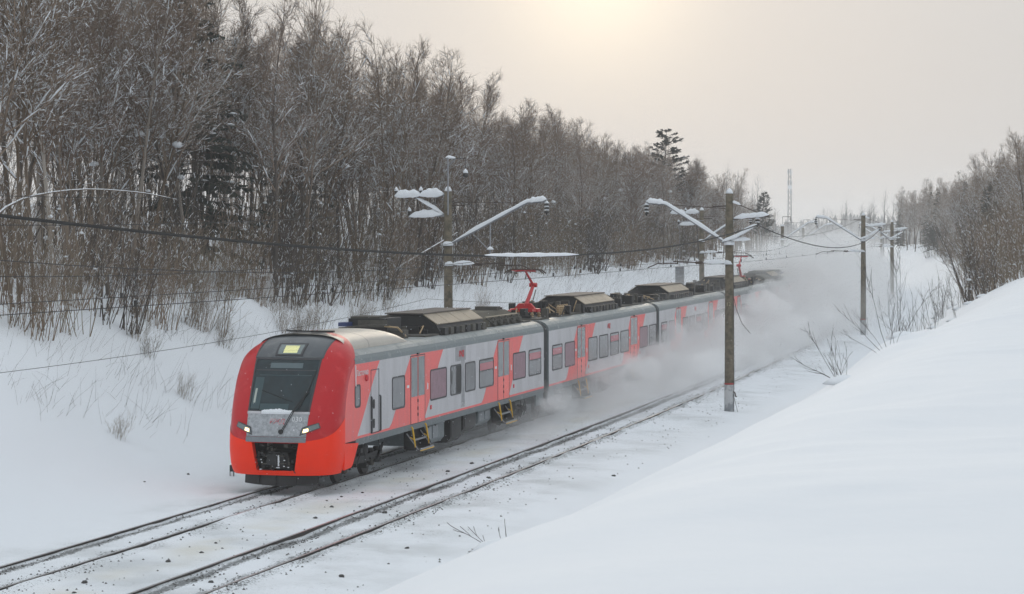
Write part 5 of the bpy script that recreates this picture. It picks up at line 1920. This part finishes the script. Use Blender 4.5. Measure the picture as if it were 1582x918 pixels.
sp = [(X(la, y), y, gz(la, y), crest(y) / 14.5 * tr_.uniform(0.75, 0.98), tr_.uniform(0, 6), k) for k, (dz, la, y, row) in enumerate(cands[NL:])]
for k in range(105):
    la, y = tr_.uniform(-60, -34), tr_.uniform(20, 340)
    sp.append((X(la, y), y, gz(la, y), tr_.uniform(0.5, 0.68) if y < 120 else crest(y) / 14.5 * tr_.uniform(0.65, 0.9), tr_.uniform(0, 6), k))
print('individual trees', min(NL, len(cands)), 'mass trees', len(sp), 'lod tris', [2 * len(q[1]) for q in LODS])
mass('background_wood', sp, 'far rows of bare trees that close the wood behind the train', [M['twig'], M['twigsnow']])

# undergrowth along the edge of the wood
TH = ('short', 'middling', 'tallish', 'tall', 'crowded', 'very tall', 'sparse low')
TG = 'willow thickets along the edge of the wood'
y = 8.0
th = random.Random(31)
while y < 215:
    y += th.uniform(1.0, 2.2) * (1 + y / 160)
    la = -15.2 + th.uniform(-1.5, 1.3) - (0.8 if y > 60 else 0) + (1.2 if y < 30 else 0)
    if 27 < y < 38 and la > -15:
        la = -15.8
    kk = th.choice((0, 1, 2, 3, 4, 6))
    plant('thicket', kk, la, y, TH[kk] + ' leaning clump of bare stems at the wood edge, ' + zone(pix(X(la, y), y, 5)[0]), TG, 'thicket', th.uniform(0.75, 1.1), rz=th.uniform(-0.6, 0.6), name='willow_thicket', r=th)
for row in range(3):
    y = 12.0
    while y < 240:
        y += th.uniform(2.4, 4.6) * (1 + y / 160)
        la = -18.5 - 3.4 * row + th.uniform(-1.4, 1.4)
        if pix(X(la, y), y, 6)[0] > -60:
            kk = th.choice((1, 2, 3, 5, 5))
            plant('thicket', kk, la, y, TH[kk] + ' clump of bare stems inside the wood, ' + zone(pix(X(la, y), y, 5)[0]), 'stem clumps inside the wood', 'thicket', th.uniform(0.85, 1.25), rz=th.uniform(-1.2, 1.2), name='willow_thicket', r=th)

# conifers
plant('conifer', 0, -19.6, 40.5, 'dark snowy spruce rising among the bare trees at upper left', None, 'tree', 1.14, name='spruce_tree')
plant('conifer', 1, -20.5, 57, 'dark spruce half hidden among bare trees near the skyline', None, 'tree', 0.98, name='spruce_tree')
plant('pine', 0, -18.0, 188, 'snow-laden pine standing out on the skyline behind the nearest mast', None, 'tree', 0.95, name='pine_tree').scale = (1.35, 1.35, 0.95)
plant('pine', 1, -11.5, 275, 'small pine at the far end of the wood, right of the nearest mast top', None, 'tree', 0.86, name='pine_tree')

# the wood on the near bank, far right
rr = random.Random(41)
cr = []
for row, (l0, st) in enumerate(((21.0, 4.4), (24.0, 5.6), (28.0, 7.0))):
    y = 78.0 + 8 * row
    while y < 430:
        y += st * rr.uniform(0.6, 1.4) * (1 + (y - 80) / 500)
        la = l0 + rr.uniform(-1.4, 1.4) - (1.5 if y > 180 else 0)
        px, _, dz = pix(X(la, y), y, 8)
        if 1385 < px < 1680:
            cr.append((dz, la, y, row))
cr.sort()
for dz, la, y, row in cr:
    if rr.random() < (0.22 if y > 160 else 0.06):
        plant('conifer', rr.randrange(2), la, y, 'snowy spruce in the wood on the right-hand bank', 'spruces on the right-hand bank', 'tree', rr.uniform(0.55, 0.75), name='spruce_tree', r=rr)
    else:
        pr_ = rr.choice((0, 1, 3, 5, 6, 7))
        plant('tree', pr_, la, y, 'snow-laden ' + LOOK[pr_] + (' near the right picture edge' if pix(X(la, y), y, 8)[0] > 1500 else ' on the right-hand bank, faded by haze'), 'bare trees on the right-hand bank', 'tree', rr.uniform(0.55, 0.72) if y < 180 else rr.uniform(0.70, 0.88) if y < 260 else rr.uniform(0.75, 0.95), r=rr)
y = 62.0
while y < 330:
    y += rr.uniform(2.2, 5.0) * (1 + (y - 60) / 260)
    for la0 in (18.3, 20.0):
        la = la0 + rr.uniform(-1.2, 1.2) - (0.6 if y > 150 else 0)
        kk = rr.choice((0, 1, 2, 4, 6, 3))
        plant('thicket', kk, la, y, TH[kk] + ' bare bush on the right-hand bank, ' + ('high under the trees' if la0 > 19 else 'low on the slope') + (', near' if y < 110 else ', half-way' if y < 190 else ', far off'), 'bushes on the right-hand bank', 'bush', rr.uniform(0.8, 1.15) if y < 150 else rr.uniform(0.55, 0.9), rz=PI + rr.uniform(-0.8, 0.8), name='bare_bush', r=rr)

# ------------------------------------------------------------------ single bent stems, saplings, dry stalks
def stick(name, pts, rad, m, label, cat, group=None, snow=False, twigs=0, seed=0, spread=0.7):
    r = random.Random(seed)
    base_ = pts[0]
    o = empty(name, base_)
    P = [tuple(q[k] - base_[k] for k in range(3)) for q in pts]
    # smooth polyline
    S = []
    for i in range(len(P) - 1):
        p0, p1, p2, p3 = P[max(i - 1, 0)], P[i], P[i + 1], P[min(i + 2, len(P) - 1)]
        for k in range(4):
            t = k / 4
            S.append(tuple(0.5 * (2 * p1[j] + (p2[j] - p0[j]) * t + (2 * p0[j] - 5 * p1[j] + 4 * p2[j] - p3[j]) * t * t + (3 * p1[j] - p0[j] - 3 * p2[j] + p3[j]) * t ** 3) for j in range(3)))
    S.append(P[-1])
    n_ = len(S) - 1
    R_ = [rad * (1 - 0.75 * k / n_) for k in range(n_ + 1)]
    MB().tube(S, R_, 6).build('stem', m, o)
    if twigs:
        pl = Polys()
        for k in range(twigs):
            p, d = at_frac(S, r.uniform(0.3, 1))
            b, rd_ = grow(r, p, offdir(r, d, r.uniform(0.3, spread)), r.uniform(0.3, 1.1), rad * 0.4, rad * 0.2, 4, 0.1, 0.05)
            pl.add(b, rd_)
        V_, F_ = pl.arrays(3)
        link(bpy.data.objects.new('twigs', np_mesh('twigs', V_, F_, m)), o)['kind'] = 'stuff'
    if snow:
        mb_ = MB()
        k0 = int(n_ * 0.25)
        mb_.tube([(q[0], q[1], q[2] + ra * 0.55) for q, ra in zip(S[k0:], R_[k0:])], [ra * 0.95 for ra in R_[k0:]], 6)
        mb_.build('snow', M['snow'], o, True)
    return tag(o, label, cat, group)


def P3(lat, y, z):
    return (X(lat, y), y, z)


# heavy birch bowed under snow at far left, and leaning trunks behind the first mast
stick('bent_birch', [P3(-15.5, 7.5, 4.1), P3(-14.9, 8.5, 6.6), P3(-14.2, 10.5, 8.6), P3(-13.2, 13.5, 9.25), P3(-12.2, 17.0, 9.25), P3(-11.6, 19.6, 9.0)], 0.055, M['bark_ochre'], 'pale birch trunk bowed over under snow at far left', 'tree', snow=True, twigs=8)
stick('leaning_trunk', [P3(-14.4, 54.0, 4.9), P3(-14.2, 58.0, 5.9), P3(-14.1, 62.5, 6.7), P3(-13.9, 69.0, 7.8)], 0.085, M['bark_ochre'], 'snow-covered trunk leaning towards the mast at the first carriage', 'tree', snow=True, twigs=9)
stick('leaning_trunk', [P3(22.5, 96, 5.4), P3(22.4, 96.5, 8.5), P3(22.3, 97, 11)], 0.10, M['bark_ochre'], 'slim orange-barked pine trunk in the wood on the right-hand bank', 'tree')

# saplings poking over the crest of the near bank
rb = random.Random(51)


def sapling(lat, y, label, stems, seed, cat='sapling'):
    r = random.Random(seed)
    z = gz(lat, y)
    o = empty('bare_sapling', (X(lat, y), y, z))
    pl = Polys()
    for (dx, dy, L, ra) in stems:
        p = (r.gauss(0, 0.06), r.gauss(0, 0.06), -0.15)
        d = nrm((dx, dy, 1))
        pts, rd_ = grow(r, p, d, L * 1.0, ra * 0.62, 0.003, 7, 0.06, 0.0)
        pl.add(pts, rd_)
        for k in range(int(2 + L * 2.2)):
            p2, d2 = at_frac(pts, r.uniform(0.35, 1))
            b2, r2 = grow(r, p2, offdir(r, d2, r.uniform(0.25, 0.6)), r.uniform(0.15, 0.55) * L * 0.6, ra * 0.45, 0.003, 3, 0.06, 0.03)
            pl.add(b2, r2)
    V_, F_ = pl.arrays(4)
    link(bpy.data.objects.new('stems', np_mesh('stems', V_, F_, M['stalk'])), o)
    mbs = MB()
    mbs.lathe([(0.45, -0.10), (0.3, 0.02), (0.12, 0.07), (0.0, 0.09)], 10)
    mbs.build('snow_mound', M['snow'], o, True)
    return tag(o, label, cat, None)


sapling(18.75, -17.5, 'bare sapling bending left on the bank crest, nearest the first mast', [(-0.75, 0.5, 1.5, 0.012), (-1.5, 0.2, 1.2, 0.011), (-0.4, 0.3, 1.0, 0.008), (-2.0, -0.2, 0.8, 0.007), (0.25, 0.6, 0.7, 0.006), (-1.0, 0.2, 0.8, 0.007), (-0.2, 0.1, 0.7, 0.005), (0.05, 0.1, 0.8, 0.005)], 61)
sapling(18.75, -9.0, 'tall bare sapling with thin upright twigs on the crest below the second mast', [(-0.42, 0.3, 2.6, 0.014), (-0.9, 0.2, 1.7, 0.011), (-1.6, 0.4, 1.2, 0.009), (0.1, 0.5, 1.4, 0.009), (-0.1, 0.2, 2.0, 0.008), (-0.7, 0.3, 1.5, 0.008), (0.3, 0.1, 1.0, 0.007)], 62)
sapling(18.6, -4.2, 'bare sapling with one leaning twig on the snow hump at the crest', [(-0.25, 0.2, 2.4, 0.012), (0.45, 0.3, 1.5, 0.009), (0.35, 0.0, 0.7, 0.006), (-0.1, 0.4, 2.6, 0.009), (-0.8, 0.2, 0.8, 0.006)], 63)
sapling(18.3, -39.6, 'small dry twig cluster on the crest of the near bank, lower centre', [(-1.4, 0.2, 0.5, 0.005), (-2.6, 0.1, 0.7, 0.005), (-0.35, 0.2, 0.35, 0.004), (-0.05, 0.1, 0.35, 0.004), (-2.8, -0.3, 0.45, 0.004)], 64)
for k in range(26):
    y = rb.uniform(8, 105)
    la = rb.uniform(13.5, 18.5)
    r_ = rb.uniform(0.4, 1.0)
    sapling(la, y, 'slender bare sapling on the open right-hand slope, ' + ('before' if y < 40 else 'level with' if y < 75 else 'past') + ' the second mast, ' + ('low' if la < 15 else 'half-way' if la < 17 else 'high') + ' up', [(rb.gauss(-0.1, 0.15), rb.gauss(0, 0.15), rb.uniform(0.8, 2.6), 0.012) for q in range(rb.randint(2, 7))], 100 + k)['group'] = 'saplings on the slope of the right-hand bank'

# dry grass and weeds poking from the slope behind the train
gp = Polys()
rg_ = random.Random(71)
for k in range(2300):
    if rg_.random() < 0.84:
        y = rg_.uniform(34, 175)
        la = rg_.uniform(-14.5, -7.5)
    else:
        cx, cy = rg_.choice(((-9.5, 4.0), (-10.5, 13.0), (-9.0, 16.0), (-12.5, 20.0), (-11.5, 25.0), (-8.5, 9.0), (-12.0, 10.0), (-10.0, 29.0)))
        y, la = cy + rg_.gauss(0, 1.2), cx + rg_.gauss(0, 0.8)
    z = gz(la, y)
    L = rg_.uniform(0.3, 1.5)
    b, rd_ = grow(rg_, (X(la, y), y, z - 0.05), nrm((rg_.gauss(0.35, 0.35), rg_.gauss(0.1, 0.3), 0.9)), L, 0.0045, 0.0022, 3, 0.12, -0.03)
    gp.add(b, rd_)
o = bpy.data.objects.new('dry_grass', np_mesh('dry_grass', *gp.arrays(3), M['stalk']))
link(o)
tag(o, 'thin dry stalks poking from the snow slope behind the train', 'grass', kind='stuff')

# low shrubs on the left slope
SG = 'little shrubs on the snow slope left of the train'
for k, (la, y, s, lab) in enumerate(((-12.3, 17.5, 0.36, 'low twiggy shrub on the snow slope at far left, below the thickets'), (-9.2, 14.6, 0.26, 'small two-stemmed shrub on the open slope left of the train'),
                                     (-12.6, 31.0, 0.42, 'spreading shrub drooping over the snow mound above the train nose'), (-7.6, 5.6, 0.28, 'thin forked shrub low on the slope at far left'), (-12.9, 24.5, 0.5, 'brushy shrub at the foot of the wood edge thickets'))):
    plant('thicket', (6, 0, 4, 6, 4)[k], la, y, lab, SG, 'shrub', s, rz=0.3 * k, name='low_shrub')

rq = random.Random(77)
for k in range(14):
    la, y = rq.uniform(-13.6, -11.0), rq.uniform(15, 64)
    kk = rq.choice((0, 4, 6, 6))
    plant('thicket', kk, la, y, ('brushy', '', '', '', 'dense', '', 'wispy')[kk] + ' little shrub on the upper slope below the wood, ' + zone(pix(X(la, y), y, 4)[0]), SG, 'shrub', rq.uniform(0.28, 0.5), rz=rq.uniform(-0.5, 0.5), name='low_shrub', r=rq)

# ------------------------------------------------------------------ far country
fr_ = random.Random(81)
NB = len(LODS)
LODS += [far_spruce(500 + k) for k in range(4)]
for sd in (411, 412, 413):
    t_, b_, s_, bl_ = broadleaf(sd, 14.5, 0.20, 1, 0.42, nb=13, twigs=1, lod=0.0, snowy=0.25)
    Vt, Ft = t_.arrays(3)
    Vb, Fb = b_.arrays(3)
    LODS.append((np.concatenate([Vt, Vb + np.array([0, 0, 0.0])]), np.concatenate([Ft, Fb + len(Vt)]), np.zeros(len(Ft) + len(Fb), int)))
sp = []
for k in range(230):
    y = fr_.uniform(330, 760)
    la = fr_.choice((fr_.uniform(-48, -9.5), fr_.uniform(-30, -9.5), fr_.uniform(13 if y > 430 else 20, 45)))
    sp.append((X(la, y), y, gz(la, y) - 0.3, fr_.uniform(0.7, 1.1), fr_.uniform(0, 6), fr_.choice((7, 8, 9))))
for k in range(760):
    y = fr_.uniform(1500, 2100)
    xx = -0.125 * y + fr_.uniform(-230, 300)
    sp.append((xx, y, 5.0, fr_.uniform(0.9, 1.3) * (1 + 0.15 * math.sin(xx / 31.0) + 0.1 * math.sin(xx / 9.0)), fr_.uniform(0, 6), fr_.choice((3, 4, 5, 6))))
mass('distant_wood', sp, 'hazy line of woodland on the horizon beyond the cutting', [M['farwood'], M['twigsnow']])
# lattice tower
TY = 900.0
TX = CAM.x + (TY - CAM.y) * (-0.14097 / 0.99914)
tw = tag(empty('lattice_tower', (TX, TY, 0.5)), 'faint lattice mast with antennas rising from the hazy horizon', 'tower')
mb = MB()
HT = 36.5
for (sx_, sy_) in ((-1, -1), (1, -1), (1, 1), (-1, 1)):
    mb.tube([(sx_ * 0.9, sy_ * 0.9, 0), (sx_ * 0.5, sy_ * 0.5, HT)], 0.09, 4)
for k in range(16):
    z0_, z1_ = HT * k / 16, HT * (k + 1) / 16
    w0_, w1_ = 0.9 - 0.4 * k / 16, 0.9 - 0.4 * (k + 1) / 16
    for a_, b_ in (((-1, -1), (1, -1)), ((1, -1), (1, 1)), ((1, 1), (-1, 1)), ((-1, 1), (-1, -1))):
        mb.tube([(a_[0] * w0_, a_[1] * w0_, z0_), (b_[0] * w1_, b_[1] * w1_, z1_)], 0.05, 3)
        mb.tube([(b_[0] * w0_, b_[1] * w0_, z0_), (a_[0] * w1_, a_[1] * w1_, z1_)], 0.05, 3)
mb.build('lattice', M['tower'], tw)
for z in (HT - 1.5, HT - 6, HT - 10):
    for k in range(5):
        a_ = k * 1.256
        MB().box(-0.14, 0.14, -0.1, 0.1, -1.0, 1.0).build('antenna', M['white'], tw, loc=(1.0 * math.cos(a_), 1.0 * math.sin(a_), z))
MB().lathe([(0.9, -0.2), (1.0, 0.0), (0.6, 0.35)], 12, (0, 0, 0), 'y').build('dish', M['white'], tw, loc=(0.3, -1.6, HT - 8))

# ------------------------------------------------------------------ air: haze and the snow cloud whirled up by the train
def volume_material(name):
    m = bpy.data.materials.new(name)
    m.use_nodes = True
    nt = m.node_tree
    nt.nodes.clear()
    out = nt.nodes.new('ShaderNodeOutputMaterial')
    v = nt.nodes.new('ShaderNodeVolumePrincipled')
    nt.links.new(v.outputs[0], out.inputs['Volume'])
    return m, nt, v


hm, nt, v = volume_material('winter_haze')
v.inputs['Color'].default_value = (0.97, 0.97, 0.97, 1)
v.inputs['Density'].default_value = 0.00045
v.inputs['Anisotropy'].default_value = 0.2
hz = MB().box(-1500, 900, -130, 2700, -4, 46).build('haze', hm)
tag(hz, 'thin winter haze filling the air', 'haze', kind='stuff')

PH = ([0, 8, 20, 35, 55, 80, 105, 122, 140, 190, 260, 400], [0.3, 0.7, 1.3, 2.2, 3.0, 3.5, 4.2, 5.2, 5.9, 6.3, 6.2, 5.5])
PW = ([0, 10, 30, 60, 100, 140, 200, 400], [1.6, 2.6, 3.6, 4.6, 5.2, 5.6, 5.8, 6.2])
cloud = tag(empty('snow_cloud', (0, 0, 0)), 'billowing cloud of powder snow whirled up along and behind the train', 'snow', kind='stuff')
# nested veils of airborne snow, denser towards the middle
SHELLS = [(1.22, 16, 0.014), (1.08, 4, 0.026), (1.00, 12, 0.036), (0.90, 18, 0.055), (0.80, 26, 0.080), (0.68, 32, 0.110), (0.56, 38, 0.140), (0.44, 44, 0.160), (1.06, 82, 0.030), (0.98, 96, 0.050), (0.85, 110, 0.065)]
for i, (k, ys0, dn) in enumerate(SHELLS):
    pm, nt, v = volume_material('whirled_snow_%d' % i)
    v.inputs['Color'].default_value = (1.0, 1.0, 1.0, 1)
    v.inputs['Density'].default_value = dn
    v.inputs['Anisotropy'].default_value = 0.0
    yl_ = np.concatenate([ys0 + np.array([0, 0.4, 1.2]), np.arange(ys0 + 2.2, 150, 1.1), np.arange(150, 340 - 12 * i, 4.0)])
    nt_ = 26
    th_ = np.linspace(0, PI, nt_)
    YG, TG_ = np.meshgrid(yl_, th_, indexing='ij')
    ramp = np.clip((YG - ys0) / 14.0, 0, 1) ** 0.5 * np.clip((340 - 12 * i - YG) / 60.0, 0, 1) ** 0.5
    hh = np.interp(YG, *PH) * k
    ww = np.interp(YG, *PW) * k
    arc = TG_ * ww
    nzv = 1 + 1.0 * fbm(arc / 2.4 + 13 * i, YG / 3.6 + 7 * i, 5)
    ramp = ramp * np.clip(nzv, 0.3, 2)
    latg = 0.9 + ww * ramp * np.cos(TG_)
    zg = -0.30 + hh * ramp * np.sin(TG_) ** 0.8
    zg[:, 0] = zg[:, -1] = -0.32
    Vp = np.stack([latg - bend(YG), YG, zg], -1).reshape(-1, 3)
    ix = np.arange(Vp.shape[0]).reshape(YG.shape)
    Fp = np.stack([ix[:-1, :-1], ix[1:, :-1], ix[1:, 1:], ix[:-1, 1:]], -1).reshape(-1, 4)
    Fb = np.stack([ix[:-1, 0], ix[:-1, -1], ix[1:, -1], ix[1:, 0]], -1)     # underside
    cap0 = np.stack([ix[0, 0] + 0 * ix[0, 1:-2], ix[0, 1:-2], ix[0, 2:-1], ix[0, 2:-1]], -1)
    me = bpy.data.meshes.new('snow_veil')
    faces = [tuple(q) for q in Fp.tolist()] + [tuple(q) for q in Fb.tolist()] + [tuple(ix[0].tolist()), tuple(reversed(ix[-1].tolist()))]
    me.from_pydata(Vp.tolist(), [], faces)
    me.materials.append(pm)
    bm_ = bmesh.new()
    bm_.from_mesh(me)
    bmesh.ops.recalc_face_normals(bm_, faces=bm_.faces)
    bm_.to_mesh(me)
    bm_.free()
    o = bpy.data.objects.new('snow_veil', me)
    link(o, cloud)
    o['kind'] = 'stuff'

# separate puffs boiling up beside the carriages
rp = random.Random(91)
for i in range(64):
    y = 16 + 108 * rp.random() ** 1.1
    h = float(np.interp(y, *PH))
    w = float(np.interp(y, *PW))
    la = 2.2 + rp.random() * (w - 1.3)
    z = rp.uniform(0.1, 0.95) * h * (1.0 if la < 4 else 0.6)
    rad = rp.uniform(0.3, 0.75) * (0.45 + 0.28 * h)
    bm_ = bmesh.new()
    bmesh.ops.create_icosphere(bm_, subdivisions=4, radius=1.0)
    sd = rp.uniform(0, 200)
    for vt_ in bm_.verts:
        q = vt_.co
        f_ = 1 + 0.9 * float(fbm(np.array(q.x * 1.5 + sd + q.z), np.array(q.y * 1.5 + sd - 0.7 * q.z), 5))
        vt_.co = q * f_
    me = bpy.data.meshes.new('snow_puff')
    bm_.to_mesh(me)
    bm_.free()
    pm, nt, v = volume_material('snow_puff_%d' % i)
    v.inputs['Color'].default_value = (1.0, 1.0, 1.0, 1)
    v.inputs['Density'].default_value = rp.uniform(0.16, 0.42) * min(1.0, 0.35 + y / 70)
    v.inputs['Anisotropy'].default_value = 0.0
    me.materials.append(pm)
    o = bpy.data.objects.new('snow_puff', me)
    link(o, cloud)
    o.location = (X(la, y), y, z)
    o.scale = (rad, rad * rp.uniform(1.8, 3.6), rad * rp.uniform(0.6, 0.95))
    o['kind'] = 'stuff'

# falling snowflakes
n = 2600
rs = np.random.RandomState(9)
yl_ = rs.uniform(-14, 70, n)
la_ = rs.uniform(-4, 9, n)
C_ = np.stack([la_ - bend(yl_), yl_, 6.5 * rs.rand(n) ** 1.4 + 0.05], -1)
n = len(C_)
s_ = rs.uniform(0.006, 0.013, n)
oc = np.array([(1, 0, 0), (-1, 0, 0), (0, 1, 0), (0, -1, 0), (0, 0, 1), (0, 0, -1)], float)
Vf = (C_[:, None, :] + oc[None] * s_[:, None, None]).reshape(-1, 3)
Ff = (np.array([(0, 2, 4), (2, 1, 4), (1, 3, 4), (3, 0, 4), (2, 0, 5), (1, 2, 5), (3, 1, 5), (0, 3, 5)])[None] + (np.arange(n) * 6)[:, None, None]).reshape(-1, 3)
o = bpy.data.objects.new('snowfall', np_mesh('snowfall', Vf, Ff, M['snow']))
link(o)
tag(o, 'fine snowflakes drifting through the air', 'snow', kind='stuff')
